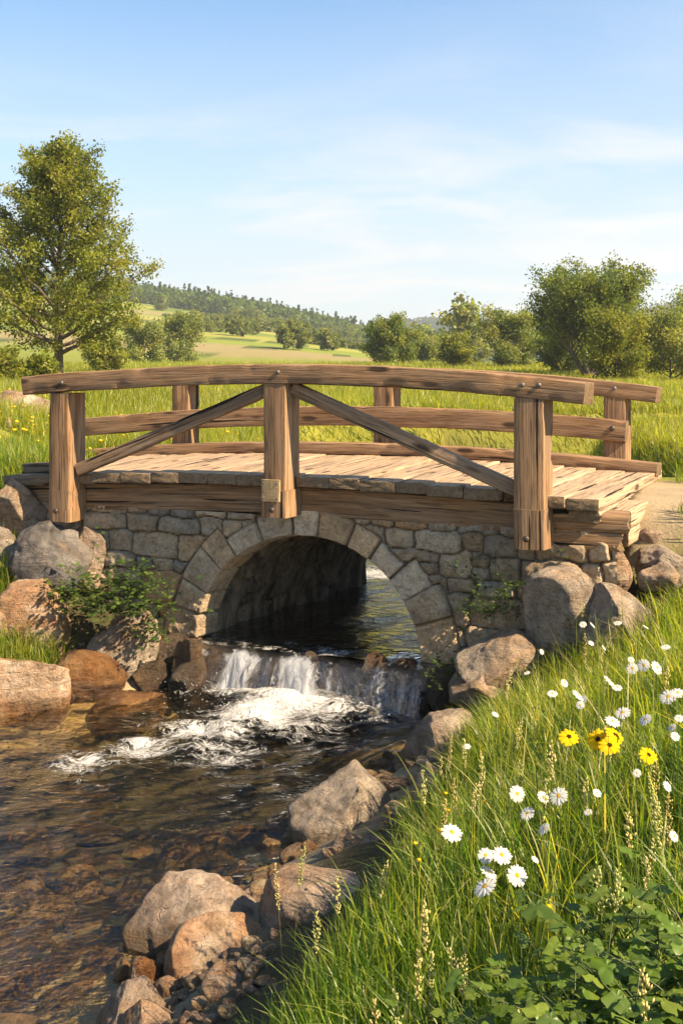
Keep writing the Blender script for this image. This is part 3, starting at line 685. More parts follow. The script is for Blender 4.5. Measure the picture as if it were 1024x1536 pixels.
# --- barrel vault, rough rubble with lime streaks
th = np.linspace(-0.42, math.pi + 0.42, 150); dep = np.linspace(0.19, 2.75, 150)
TT, DD = np.meshgrid(th, dep); p3 = np.stack([TT * 1.15, DD, DD * 0], -1)
bl = np.abs(fbm(p3 * 3.1, 3, 61)); r = AR + 0.015 - 0.10 * fbm(p3 * np.array([2.6, 3.2, 1]), 4, 62) * sstep(.19, .4, DD) + 0.05 * (1 - sstep(0.02, 0.12, bl)) - 0.02
cr_, sr_ = np.cos(TT), np.sin(TT)
uu = UC + KT * DD + r * np.sign(cr_) * np.where(sr_ < 0, 1.0, np.abs(cr_)); zz = SPR + np.where(sr_ < 0, sr_ * 1.3, r * sr_)
vc = np.array([.34, .27, .19]) * (1 + .5 * fbm(p3 * 4, 4, 63))[..., None]
mesh_obj('vault', B(uu, WV + DD, zz).reshape(-1, 3), grid_faces(len(dep), len(th)), M['vault'], bridge, attrs={'col': ('FLOAT_COLOR', vc.reshape(-1, 3))})
# rubble fill under the deck (a course laid on top of the vault)
fu = np.linspace(-3.0, 3.05, 60); fv = np.linspace(WV + 0.02, 2.72, 40); FU, FVv = np.meshgrid(fu, fv)
fz = 1.615 + 0.02 * fbm(xy0(FU * 4, FVv * 4), 3, 65)
mesh_obj('rubble_fill', B(FU + KT * FVv * 0.6, FVv, fz).reshape(-1, 3), grid_faces(40, 60), M['masonry'], bridge, attrs={'col': ('FLOAT_COLOR', np.tile(MORT * 1.6, (2400, 1)))})

# ------------------------------------------------------------------ WATER
# foam lies below the falls and trails down the current to the left
def foam_low(x, y):
    u, v = to_uv(x, y)
    base = np.exp(-((np.clip(-v - 0.20, 0, 9)) / 0.42) ** 1.6) * sstep(-1.15, -0.75, u) * sstep(1.45, 1.15, u)
    f = base * (0.55 + 0.5 * np.exp(-((u + 0.05) / 0.62) ** 2))
    path_ = [((-0.45, 9.1), 0.50, 1.05), ((-0.75, 8.75), 0.48, 0.98), ((-1.15, 8.35), 0.46, 0.88), ((-1.6, 8.0), 0.40, 0.80), ((-2.0, 7.7), 0.36, 0.76),
             ((-0.1, 8.9), 0.45, 0.85), ((0.35, 8.7), 0.38, 0.62), ((-0.4, 8.45), 0.48, 0.70), ((-1.75, 7.3), 0.28, 0.55), ((-1.0, 7.9), 0.55, 0.66)]
    for (cx, cy), s, a in path_:
        f = np.maximum(f, a * np.exp(-(((x - cx) / (s * 1.25)) ** 2 + ((y - cy) / s) ** 2)))
    fl = 0.46 * sstep(6.0, 8.4, y) * np.exp(-((x + 0.8) / 2.2) ** 2)
    return np.maximum(f, fl)
wx = np.arange(-7.0, 2.2, 0.032); wy = np.arange(0.8, 10.2, 0.032)
X, Y = np.meshgrid(wx, wy); fo = foam_low(X, Y); u, v = to_uv(X, Y)
amp = 0.008 + 0.024 * sstep(4.6, 7, Y) + 0.055 * np.clip(fo - 0.25, 0, 1)
ca, sa = math.cos(0.35), math.sin(0.35)
XR, YR = X * ca + Y * sa, -X * sa + Y * ca
Z = 0.07 * np.exp(-((v + 0.42) / 0.22) ** 2) * sstep(-1.0, -0.6, u) * sstep(1.0, 0.6, u) + amp * (fbm(np.stack([XR * 1.5, YR * 3.4, XR * 0], -1), 3, 71) * 1.0 + 0.5 * fbm(np.stack([XR * 5, YR * 9, XR * 0 + 4], -1), 2, 72)) \
    + 0.20 * np.clip(fo - 0.45, 0, 1) * np.maximum(0, fbm(np.stack([X * 4, Y * 5, X * 0 + 8], -1), 4, 73) + 0.15)
fi = grid_faces(len(wy), len(wx)); kp = ((v < 0.02) | (np.abs(u - UC) > 1.4)).ravel()[fi].all(1)
wl_ = mesh_obj('stream_water', np.stack([X, Y, Z], -1).reshape(-1, 3), fi[kp], M['water'], attrs={'foam': ('FLOAT', fo.ravel())})
tag(wl_, kind='structure')
# upper water: through the tunnel and on behind
vs = np.r_[np.arange(-0.06, 4.0, 0.035), np.arange(4.0, 19.0, 0.07)]; ts = np.linspace(-1.45, 1.45, 84)
VS, TS = np.meshgrid(vs, ts, indexing='ij')
wid = chan_w(VS) / 1.2
US = chan_u(VS) + TS * wid
lip = 0.02 * fbm(np.stack([TS * 3, VS * 0, VS * 0], -1), 2, 74)
Zu = WUP + 0.024 * fbm(np.stack([TS * 3.2, VS * 1.6, VS * 0], -1), 3, 75) - 0.035 * sstep(0.35, -0.06, VS) + lip * sstep(.4, -.06, VS)
Pu = B(US, VS, Zu)
fu_ = 0.30 + 0.5 * np.exp(-((VS - 3.6) / 0.5) ** 2) + 0.28 * sstep(.5, -.06, VS)  # white past the tunnel exit is sky brightness painted in as foam
uw = mesh_obj('upper_water', Pu.reshape(-1, 3), grid_faces(len(vs), len(ts)), M['water_up'], attrs={'foam': ('FLOAT', np.clip(fu_, 0, 1).ravel())}); tag(uw, kind='structure')
# the little fall over the sill of stones
us = np.arange(-1.02, 1.50, 0.011); ss = np.linspace(0, 1, 54); SS, UU = np.meshgrid(ss, us, indexing='ij')
lipn = fbm(np.stack([UU * 2.2, UU * 0, UU * 0], -1), 3, 81)
zt = WUP - 0.035 + 0.02 * lipn
reach = 0.30 + 0.10 * lipn + 0.05 * fbm(np.stack([UU * 5, SS * 1.5, SS * 0], -1), 3, 82)
Vf = -0.05 - reach * SS ** 0.8; Zf = zt - (zt + 0.03) * SS ** 1.9
cord = 0.045 * fbm(np.stack([UU * 9, SS * 1.2, SS * 0], -1), 3, 83) * sstep(0, 0.3, SS)
Pf = B(UU, Vf - cord, Zf + 0.25 * cord)
def bump1(u, c, w): return np.exp(-((u - c) / w) ** 2)
fd = np.maximum.reduce([0.80 * bump1(UU, -0.76, 0.09), 0.97 * bump1(UU, -0.34, 0.25), 0.97 * bump1(UU, 0.24, 0.27), 0.60 * bump1(UU, -0.04, 0.07), 0.62 * bump1(UU, 0.58, 0.07), 0.75 * bump1(UU, 1.04, 0.11)])
fd = fd * (1 + .35 * fbm(np.stack([UU * 6, SS * 2.0, SS * 0 + 3], -1), 3, 84)); fd = np.clip(fd * (0.55 + 0.6 * sstep(0.02, 0.4, SS)) + 0.22 * sstep(.8, 1, SS) + 0.02, 0, 1.15)
wf = mesh_obj('waterfall', Pf.reshape(-1, 3), grid_faces(54, len(us)), M['falls'], attrs={'gc': ('FLOAT_VECTOR', np.stack([UU, SS * 0.5, SS * 0], -1).reshape(-1, 3)), 'foam': ('FLOAT', fd.ravel())})
tag(wf, kind='structure')
# flying drops
rng = np.random.default_rng(77)
nD = 320
du = rng.normal(0.1, 0.55, nD); dv = -0.25 - np.abs(rng.normal(0, 0.35, nD)); dz = np.abs(rng.normal(0.0, 0.07, nD)) + 0.005
far_ = rng.random(nD) < 0.0
pd_ = B(du, dv, dz)
pd_[far_, 0] = rng.normal(-1.2, 0.8, far_.sum()); pd_[far_, 1] = rng.normal(8.2, 0.6, far_.sum()); pd_[far_, 2] = np.abs(rng.normal(0.012, 0.02, far_.sum()))
bm = bmesh.new(); bmesh.ops.create_icosphere(bm, subdivisions=1, radius=1); iv = np.array([q.co[:] for q in bm.verts]); if_ = np.array([[l.index for l in f.verts] for f in bm.faces]); bm.free()
rad = rng.uniform(0.0015, 0.0038, nD)
VD = (pd_[:, None] + iv[None] * rad[:, None, None] * np.array([1, 1, 1.3])).reshape(-1, 3)
FD = (if_[None] + (np.arange(nD) * len(iv))[:, None, None]).reshape(-1, 3)
tag(mesh_obj('water_spray', VD, FD, M['foam']), kind='stuff')

# ------------------------------------------------------------------ ROCKS
ICO = {}
def ico(sub):
    if sub not in ICO:
        bm = bmesh.new(); bmesh.ops.create_icosphere(bm, subdivisions=sub, radius=1)
        ICO[sub] = (np.array([q.co[:] for q in bm.verts]), np.array([[l.index for l in f.verts] for f in bm.faces])); bm.free()
    return ICO[sub]
def rock_geo(seed, dims, sub=5, ncut=11, rough=0.075, cutlo=0.58, cuthi=0.92, flat=1.0):
    rng = np.random.default_rng(seed); P, Fc = ico(sub); p = P.copy()
    p = np.sign(p) * np.abs(p) ** 0.78
    for _ in range(ncut):
        n = rng.normal(size=3); n /= np.linalg.norm(n); d = rng.uniform(cutlo, cuthi)
        t = p @ n - d; soft = 0.03
        t = np.where(t > 0, t, 0) ; p = p - n * (t * 0.98)[:, None]
    p = p / np.abs(p).max(0)
    dims = np.asarray(dims, float) / 2; g = p * dims; sc = dims.mean(); off = rng.uniform(-50, 50, 3)
    nrm = P
    ridg = 1 - np.abs(fbm(g / sc * 1.3 + off, 4, seed)) * 2
    g = g + nrm * (sc * rough * (1.2 * fbm(g / sc * 1.1 + off, 4, seed + 1) + 0.5 * ridg - 0.3))[:, None]
    g = g + nrm * (sc * rough * (0.75 * fbm(g / sc * 4.5 + off, 5, seed + 2, .6) - 0.5 * np.maximum(0, .12 - np.abs(fbm(g / sc * 1.7 + off + 7, 3, seed + 3))) * 6))[:, None]
    return g, Fc
ROCKS = []                      # footprints, to keep grass out of them
def in_rocks(x, y, pad=0.9):
    r = np.zeros(len(x), bool)
    for (cx, cy, a, b) in ROCKS: r |= (((x - cx) / (a * pad)) ** 2 + ((y - cy) / (b * pad)) ** 2) < 1
    return r
def rock(px0, py0, px1, py1, Y, mat, label, seed, dep=0.85, sink=0.35, sub=5, rotz=0.0, ncut=11, rough=0.07, cat='rock', group=None, name='rock', tilt=0.0):
    w = (px1 - px0) / F * Y; h = (py1 - py0) / F * Y; c = PT((px0 + px1) / 2, (py0 + py1) / 2, Y)
    full = h * (1 + sink)
    g, Fc = rock_geo(seed, (w, w * dep, full), sub, ncut, rough)
    if tilt:
        R = np.array(Matrix.Rotation(tilt, 3, 'Y')); g = g @ R.T
        g = g / (np.abs(g).max(0) * 2) * np.array([w, w * dep, full])
    g[:, 2] += full / 2
    zb = c[2] + h / 2 - full
    o = mesh_obj(name, g, Fc, M[mat], loc=(c[0], c[1], zb))
    ROCKS.append((c[0], c[1], w / 2, w * dep / 2)); return tag(o, label, cat, group)
# left bank
rock(-50, 578, 80, 648, 16.0, 'r_tan', 'big brown boulder lying in the meadow beyond the left end of the bridge', 11, sink=.3)
rock(3, 626, 30, 650, 14.6, 'r_tan', 'small pale stone in front of the big meadow boulder', 12, sub=4)
rock(-8, 712, 74, 790, 10.5, 'r_grey', 'grey rock under the left end of the wooden deck', 13)
rock(18, 782, 140, 880, 10.05, 'r_dark', 'dark slate-grey angular boulder at the left end of the stone wall', 14, rough=.08, ncut=14, tilt=.3)
rock(88, 788, 172, 862, 10.25, 'r_tan', 'brown slab leaning between the dark boulder and the stone wall', 15, tilt=.25)
rock(-40, 788, 42, 840, 10.3, 'r_grey', 'grey rock at the left edge behind the grass tufts', 16)
rock(-12, 868, 122, 985, 9.65, 'r_orange', 'large warm ochre boulder on the left bank above the grass tuft', 17, rough=.09)
rock(-30, 905, 12, 950, 9.4, 'r_tan', 'small pale rock at the left edge beside the ochre boulder', 18, sub=4)
rock(-45, 965, 106, 1072, 9.05, 'r_orange', 'broad sunlit ochre boulder at the water edge, lower left', 119, rough=.07, ncut=9)
rock(76, 972, 190, 1050, 9.4, 'r_amber', 'wet amber boulder sloping into the stream on the left', 20, tilt=.3)
rock(122, 905, 238, 1034, 9.75, 'r_grey', 'grey tilted boulder below the leafy bush on the left', 21, tilt=.45, ncut=13)
rock(228, 950, 300, 1025, 9.85, 'r_wet', 'dark wet rock at the left foot of the arch', 22)
rock(196, 990, 262, 1040, 9.65, 'r_wet', 'low wet rock between the grey tilted boulder and the falls', 23, sub=4)
rock(140, 1030, 250, 1062, 9.2, 'r_amber', 'amber stone just under the water left of the foam', 24, sub=4, sink=1)
rock(262, 940, 318, 1030, 9.62, 'r_wet', 'dark wet block against the left foot of the arch beside the fall', 38, sub=4)
rock(250, 985, 310, 1050, 9.5, 'r_wet', 'low dark wet rock left of the falls at the pool edge', 39, sub=4, rough=.1)
# rocks of the sill the water falls over
for i, (a, b, c, d, Yr, lb) in enumerate([
    (296, 962, 352, 1040, 9.72, 'wet dark rock at the left end of the waterfall'),
    (345, 985, 382, 1045, 9.56, 'small wet rock between the first two chutes of the fall'),
    (370, 985, 470, 1052, 9.50, 'dark wet rock behind the main white chute'),
    (446, 978, 482, 1048, 9.35, 'narrow wet rock between the two main chutes'),
    (470, 988, 548, 1054, 9.30, 'dark wet rock behind the second white chute'),
    (528, 975, 590, 1058, 9.15, 'dark wet block standing right of the white chutes'),
    (578, 985, 640, 1062, 9.02, 'wet dark rock at the right end of the waterfall')]):
    rock(a, b, c, d, Yr, 'r_wet', lb, 40 + i, dep=.55, sink=.5, sub=4, rough=.09)
# right bank
rock(783, 848, 908, 965, 8.35, 'r_grey', 'largest grey boulder on the right bank, pointed top', 51, rough=.06, tilt=-.2)
rock(852, 878, 1000, 985, 8.0, 'r_grey', 'long grey boulder on the right bank with grass in front', 52, tilt=.2)
rock(682, 942, 810, 1022, 8.35, 'r_grey', 'flat-topped grey rock above the stone slab at the right foot of the bridge', 53, rough=.06)
rock(672, 998, 795, 1062, 8.25, 'r_grey', 'low grey slab under the flat-topped rock by the stream', 54, rough=.05)
rock(640, 985, 700, 1050, 8.75, 'r_wet', 'wet rock at the right foot of the arch', 55, sub=4)
rock(606, 1056, 732, 1152, 7.6, 'r_tan', 'brown wedge-shaped rock at the right water edge below the arch', 56, tilt=.25)
rock(874, 808, 946, 872, 8.75, 'r_tan', 'pale rock below the log ends at the right end of the bridge', 57)
rock(940, 812, 1034, 866, 8.8, 'r_grey', 'grey rock at the right edge below the deck end', 58)
rock(958, 843, 1018, 880, 8.4, 'r_tan', 'tan stone between the grey rocks at the right edge', 59, sub=4)
rock(944, 790, 1004, 828, 9.1, 'r_tan', 'flat tan stone at the foot of the deck end', 60, sub=4)
rock(990, 782, 1050, 832, 9.3, 'r_tan', 'tan stone beside the path at the far right edge', 61, sub=4)
rock(826, 822, 880, 860, 8.8, 'r_dark', 'dark stone wedged under the log ends', 62, sub=4)
rock(742, 826, 800, 870, 8.95, 'r_grey', 'grey stone at the right end of the wall among leaves', 63, sub=4)
# along the near shore
rock(430, 1146, 610, 1272, 6.6, 'r_grey', 'big grey rock with a sunlit top standing in the stream, middle', 71, rough=.06, tilt=.12, ncut=8)
rock(604, 1148, 694, 1225, 6.4, 'r_tan', 'brown rock behind the big midstream rock, half in grass', 72)
rock(538, 1252, 602, 1305, 5.6, 'r_tan', 'small tan stone at the grass edge below the big grey rock', 73, sub=4)
rock(384, 1306, 590, 1388, 5.1, 'r_tan', 'long pale slab running into the grass at the near shore', 74, dep=.7, rough=.045)
rock(186, 1318, 388, 1412, 5.35, 'r_tan', 'large tan boulder standing in the shallows near the front', 75, rough=.06, dep=.75, ncut=7)
rock(246, 1380, 412, 1494, 4.95, 'r_orange', 'rounded reddish boulder on the near shore', 76, rough=.045, dep=.8, ncut=6)
rock(380, 1364, 446, 1412, 5.15, 'r_tan', 'small tan stone between the reddish boulder and the slab', 77, sub=4)
rock(192, 1430, 252, 1486, 4.9, 'r_amber', 'small dark amber wet stone left of the reddish boulder', 78, sub=4, ncut=14)
rock(170, 1436, 202, 1468, 4.98, 'r_amber', 'tiny amber wet stone poking out of the shallows', 79, sub=4)
rock(130, 1474, 268, 1570, 4.55, 'r_tan', 'pale flat rock at the bottom edge of the shore', 80, rough=.06)
rock(178, 1498, 282, 1580, 4.35, 'r_orange', 'pale peach rock at the bottom edge, nearest of all', 81, rough=.05)
rock(222, 1470, 286, 1516, 4.75, 'r_tan', 'leaning tan stone beside the pale flat rock', 82, sub=4, tilt=.4)
# pebbles heaped on the shore
rng = np.random.default_rng(91); pebm = []
for k in range(5):
    g, Fc = rock_geo(900 + k, (1, .8, .6), 3, 7, 0.05); me = None
    o = mesh_obj('pebble', g, Fc, M[['r_tan', 'r_tan', 'r_bed', 'r_orange', 'r_bed'][k]], loc=(0, 0, 0)); pebm.append(o)
used = [False] * 5
def scatter_copy(lst, used, k, loc, sc, rot):
    o = lst[k]
    if used[k]: o = o.copy(); COL.objects.link(o)
    used[k] = True; o.location = loc; o.scale = sc; o.rotation_euler = rot; return o
npb = 0
while npb < 95:
    px = rng.uniform(215, 420); py = rng.uniform(1452, 1560)
    if px < 250 and py < 1500: continue
    Yp = 4.9 - (py - 1452) / 108 * 0.85; x = (px - 512) / F * Yp
    s = rng.uniform(0.025, 0.085) * (1.3 if rng.random() < .2 else 1)
    o = scatter_copy(pebm, used, int(rng.integers(0, 5)), (x, Yp, float(hgt(x, Yp)) + s * 0.16), (s, s, s * rng.uniform(.8, 1.2)), (rng.uniform(-.4, .4), rng.uniform(-.4, .4), rng.uniform(0, 6)))
    tag(o, 'small rounded pebble in the heap on the near shore by the reddish boulder', 'pebble', 'pebbles heaped on the near shore'); npb += 1
for k in range(75):
    while True:
        Yp = rng.uniform(4.4, 8.6); dd = rng.uniform(-.12, .85); x = np.interp(Yp, XS_Y, XS_X) + dd
        if not in_rocks(np.array([x]), np.array([Yp]), .95)[0]: break
    s = rng.uniform(.06, .24) * rng.uniform(.6, 1)
    o = scatter_copy(pebm, used, int(rng.integers(0, 5)), (x, Yp, float(hgt(x, Yp)) + s * .12), (s, s, s * rng.uniform(.7, 1.1)), (rng.uniform(-.3, .3), rng.uniform(-.3, .3), rng.uniform(0, 6)))
    tag(o, 'small stone lying along the near shore below the grass', 'stone', 'small stones along the near shore')
# stones on the bed, seen through the water
bedm = []
for k in range(6):
    g, Fc = rock_geo(950 + k, (1, .75, .42), 4, 8, 0.06)
    bedm.append(mesh_obj('stream_stone', g, Fc, M[['r_bed', 'r_tan', 'r_grey', 'r_tan', 'r_bed', 'r_dark'][k]], loc=(0, 0, 0)))
used = [False] * 6; placed = []; tries = 0
for k, (px, py, wd) in enumerate([(60, 1330, .42), (120, 1262, .38), (40, 1400, .40), (118, 1425, .36), (175, 1400, .24), (58, 1462, .46), (150, 1455, .30), (20, 1500, .40), (100, 1505, .34), (250, 1260, .34), (200, 1290, .30), (330, 1270, .30), (20, 1270, .40), (265, 1215, .36), (10, 1345, .36), (135, 1365, .30)]):
    Yp = (CAMZ + .06) * F / (py - HZ); x = (px - 512) / F * Yp; zb = float(hgt(x, Yp)); hz_ = (0.0 - zb) * 2.0 + .02
    o = scatter_copy(bedm, used, [1, 3, 0, 3, 2, 1][k % 6], (x, Yp, zb), (wd, wd, hz_), (0, 0, k * 1.3)); placed.append((x, Yp, wd))
    tag(o, 'broad flat pale stone just under the shallow water at the lower left', 'stone', 'broad stones in the near shallows')
while len(placed) < 190 and tries < 9000:
    tries += 1
    Yp = 4.1 + 3.4 * rng.random() ** 1.6; x = rng.uniform(-0.345 * Yp - 0.25, np.interp(Yp, XS_Y, XS_X) - 0.05)
    s = rng.uniform(0.14, 0.36) * (1.5 if rng.random() < 0.2 else 1)
    if any((x - a) ** 2 + (Yp - b) ** 2 < (0.42 * (s + c)) ** 2 for a, b, c in placed): continue
    zb = float(hgt(x, Yp))
    if zb > -0.03: continue
    placed.append((x, Yp, s)); hz = min(s * rng.uniform(.7, 1.1), (0.01 - zb) / 0.30)
    o = scatter_copy(bedm, used, int(rng.integers(0, 6)), (x, Yp, zb + 0.05 * hz), (s, s, hz), (rng.uniform(-.15, .15), rng.uniform(-.15, .15), rng.uniform(0, 6.3)))
    tag(o, 'flat brown stone lying under the clear shallow water', 'stone', 'stones on the stream bed')

# ------------------------------------------------------------------ GRASS (uncountable: one object per stretch)
def blades(base, h, az, bend, w, col, segs=4, twist=None, rng=None):
    n = len(base); t = np.linspace(0, 1, segs + 1)
    d = np.stack([np.cos(az), np.sin(az)], -1)
    tw = az + math.pi / 2 + (rng.uniform(-.9, .9, n) if rng is not None else 0)
    wd = np.stack([np.cos(tw), np.sin(tw)], -1)
    hor = h[:, None] * bend[:, None] * t[None] ** 1.9
    ver = h[:, None] * (t[None] - 0.42 * np.minimum(bend, 1.2)[:, None] * t[None] ** 2.4)
    wid = w[:, None] * (0.75 + 0.9 * t - 1.62 * t ** 2.2)[None] * 0.5
    C = np.empty((n, segs + 1, 3)); C[..., :2] = base[:, None, :2] + d[:, None] * hor[..., None]; C[..., 2] = base[:, 2, None] + ver
    L = C.copy(); R = C.copy(); L[..., :2] += wd[:, None] * wid[..., None]; R[..., :2] -= wd[:, None] * wid[..., None]
    V = np.stack([L, R], 2).reshape(-1, 3)
    k = 2 * (segs + 1); j = np.arange(segs) * 2
    q = np.stack([j, j + 1, j + 3, j + 2], -1)
    Fc = (q[None] + (np.arange(n) * k)[:, None, None]).reshape(-1, 4)
    return V, Fc, np.repeat(col, k, 0)
GREENS = 1.38 * np.array([[.075, .118, .015], [.115, .155, .019], [.165, .192, .024], [.215, .215, .032], [.060, .100, .016], [.275, .240, .065], [.36, .29, .13]])
def pick_col(rng, n, p): 
    c = GREENS[rng.choice(len(GREENS), n, p=p)]; return c * np.array([.92, 1, 1]) * rng.uniform(0.75, 1.25, (n, 1)) * rng.uniform(.93, 1.07, (n, 3))
def xs_of(y): return np.interp(y, XS_Y, XS_X)
rng = np.random.default_rng(5)
# right bank, near
n = 140000
y = 1.5 + (9.2 - 1.5) * rng.random(n); x = rng.uniform(-1.6, 4.4, n)
d = (x - xs_of(y)) * .88
edge = np.interp(y, [1.5, 3.2, 4.5, 5.5, 6.5, 7.5, 8.5], [1.2, 1.12, 1.20, 1.14, 1.0, 0.95, 1.0])
cl = fbm(xy0(x * 1.8, y * 1.8), 3, 201); cl2 = fbm(xy0(x * 5, y * 5), 2, 203)
u, v = to_uv(x, y)
k = (d > edge - 0.15 + 0.25 * cl2) & (x > -0.36 * y - 0.5) & (x < 0.36 * y + 1.3) & (v < -0.05) & ~in_rocks(x, y, .8)
k &= (rng.random(n) < np.interp(y, [1.5, 3, 6, 9], [0.60, 1, 1, 1])) & (cl2 > -0.45)
x, y, cl, cl2, d, edge = x[k], y[k], cl[k], cl2[k], d[k], edge[k]; n = len(x)
base = np.stack([x, y, hgt(x, y) - 0.01], -1)
tuft = rng.random(n)
h = (0.18 + 0.24 * rng.random(n) ** 1.3) * (1 + 0.45 * cl) * np.clip(0.55 + 1.6 * (d - edge + .15), .55, 1.0) * np.interp(y, [1.5, 2.4, 4, 9], [.62, .82, 1.0, 0.98])
az = rng.normal(2.6, 1.5, n) + cl2 * 2
bend = np.abs(rng.normal(0.42, 0.26, n))
w = rng.uniform(.004, .0085, n) * np.interp(y, [1.5, 4, 9], [.75, 1.0, 1.35])
w *= np.where(rng.random(n) < .07, 2.1, 1.0)
col = pick_col(rng, n, [.13, .21, .26, .21, .07, .08, .04]) * (1 + 0.25 * cl)[:, None]
col[:, 0] *= np.interp(y, [1.6, 4.2, 6], [.74, .92, 1.0]); col *= np.interp(y, [1.6, 4], [.9, 1.0])[:, None]
V, Fc, C = blades(base, h, az, bend, w, col, 5, rng=rng)
tag(mesh_obj('bank_grass', V, Fc, M['grass'], attrs={'col': ('FLOAT_COLOR', C)}), kind='stuff')
n = 9000
y = 1.7 + 7.0 * rng.random(n); x = rng.uniform(-1.2, 3.6, n); d = (x - xs_of(y)) * .88; cl2 = fbm(xy0(x * 2.2, y * 2.2), 2, 209)
k = (d > np.interp(y, [1.5, 4.5, 6.5, 8.5], [1.15, 1.2, 1.05, 1.05])) & (x > -.36 * y - .4) & (x < .36 * y + 1) & (cl2 > -.1 + .5 * rng.random(n)) & ~in_rocks(x, y, .85)
u, v = to_uv(x, y); k &= v < -.1
x, y = x[k], y[k]; n = len(x); col = pick_col(rng, n, [.06, .14, .22, .26, .04, .15, .13])
V, Fc, C = blades(np.stack([x, y, hgt(x, y) - .01], -1), rng.uniform(.36, .66, n) * np.interp(y, [1.5, 3.5], [.75, 1]), rng.uniform(0, 6.28, n), np.abs(rng.normal(.38, .28, n)), rng.uniform(.004, .009, n), col, 6, rng=rng)
tag(mesh_obj('tall_grass', V, Fc, M['grass'], attrs={'col': ('FLOAT_COLOR', C)}), kind='stuff')
# tufts on the left bank, along the ends of the bridge, and in the joints of the rocks
n = 60000
x = rng.uniform(-4.6, -1.2, n); y = rng.uniform(8.6, 13.8, n)
spots = [(-3.25, 9.75, .30), (-2.95, 9.25, .30), (-3.0, 9.2, .34), (-3.3, 10.6, .45), (-3.35, 9.3, .4), (-2.75, 9.35, .22), (-3.6, 11.3, .7), (-3.9, 12.6, .8), (-3.15, 10.15, .25)]
m_ = np.zeros(n)
for cx, cy, s in spots: m_ = np.maximum(m_, np.exp(-(((x - cx) ** 2 + (y - cy) ** 2) / s ** 2)))
z = hgt(x, y); u, v = to_uv(x, y)
k = (m_ > 0.35 + 0.4 * rng.random(n)) & (z > 0.03) & ~((np.abs(u) < 3.15) & (v > -0.05) & (v < 2.9))
x, y, z = x[k], y[k], z[k]; n = len(x)
col = pick_col(rng, n, [.14, .23, .27, .2, .06, .07, .03])
V, Fc, C = blades(np.stack([x, y, z - .01], -1), rng.uniform(.16, .46, n), rng.uniform(0, 6.28, n), np.abs(rng.normal(.42, .25, n)), rng.uniform(.006, .011, n), col, 4, rng=rng)
tag(mesh_obj('tuft_grass', V, Fc, M['grass'], attrs={'col': ('FLOAT_COLOR', C)}), kind='stuff')
# the ends of the bridge on the right, beside the path
n = 26000
x = rng.uniform(1.9, 7.5, n); y = rng.uniform(8.0, 15.5, n); u, v = to_uv(x, y); z = hgt(x, y)
k = (np.abs(x) < 0.36 * y + .4) & (((u > 3.35) & (v < 0.85)) | ((v > 3.0) & (u > 1.8)) | ((u > 3.5) & (v > 2.3))) & ~in_rocks(x, y, .8) & (fbm(xy0(x * 1.5, y * 1.5), 2, 7) > -0.25)
x, y, z = x[k], y[k], z[k]; n = len(x)
V, Fc, C = blades(np.stack([x, y, z - .01], -1), rng.uniform(.10, .34, n), rng.uniform(0, 6.28, n), np.abs(rng.normal(.4, .25, n)), rng.uniform(.006, .011, n), pick_col(rng, n, [.14, .23, .27, .2, .06, .07, .03]), 3, rng=rng)
tag(mesh_obj('verge_grass', V, Fc, M['grass'], attrs={'col': ('FLOAT_COLOR', C)}), kind='stuff')
# meadow behind the bridge
n = 300000
y = 12.2 * (85 / 12.2) ** rng.random(n); x = rng.uniform(-.42, .42, n) * y
u, v = to_uv(x, y); nB_ = fbm(xy0(x * .22, y * .12), 3, 9)
dc = np.abs(u - chan_u(v)) - chan_w(v) + 60 * (v > 20)
k = (v > 2.95) & (dc > .30) & ~in_rocks(x, y, .8)
onpath = (np.abs(v - 1.35) < 1.1) & (np.abs(u) < 25); k &= ~onpath
x, y, nB_ = x[k], y[k], nB_[k]; n = len(x)
GM = np.array([1.08, 1.22, 1.2]) * np.array([[.150, .165, .020], [.200, .200, .024], [.250, .225, .032], [.295, .245, .050], [.115, .14, .018], [.34, .27, .11]])
pr = np.array([.20, .26, .22, .14, .10, .08]); col = GM[rng.choice(6, n, p=pr)] * rng.uniform(.8, 1.2, (n, 1)) * (1 + .25 * nB_)[:, None]
sc = np.interp(y, [12, 30, 85], [1.0, 1.7, 4.2])
V, Fc, C = blades(np.stack([x, y, hgt(x, y) - .02], -1), rng.uniform(.16, .42, n) * (1 + .5 * nB_) * np.interp(y, [12, 40, 85], [1, 1.15, 1.6]), rng.uniform(0, 6.28, n),
                  np.abs(rng.normal(.4, .2, n)), rng.uniform(.009, .016, n) * sc, col, 2, rng=rng)
tag(mesh_obj('meadow_grass', V, Fc, M['grass'], attrs={'col': ('FLOAT_COLOR', C)}), kind='stuff')

# ------------------------------------------------------------------ TREES
def tube(pts, r, k=7):
    pts = np.asarray(pts, float); r = np.asarray(r, float); n = len(pts)
    tn = np.gradient(pts, axis=0); tn /= np.linalg.norm(tn, axis=1, keepdims=True) + 1e-9
    ref = np.where(np.abs(tn[:, 2:3]) > .9, np.array([[1., 0, 0]]), np.array([[0, 0, 1.]]))
    a = np.cross(tn, ref); a /= np.linalg.norm(a, axis=1, keepdims=True); b = np.cross(tn, a)
    an = np.arange(k) / k * 2 * math.pi
    V = pts[:, None] + r[:, None, None] * (a[:, None] * np.cos(an)[None, :, None] + b[:, None] * np.sin(an)[None, :, None])
    return V.reshape(-1, 3), grid_faces(n, k, True)
def joinVF(lst):
    Vs, Fs = [], []; o = 0
    for V, Fc in lst: Vs.append(V); Fs.append(Fc + o); o += len(V)
    return np.concatenate(Vs), np.concatenate(Fs)
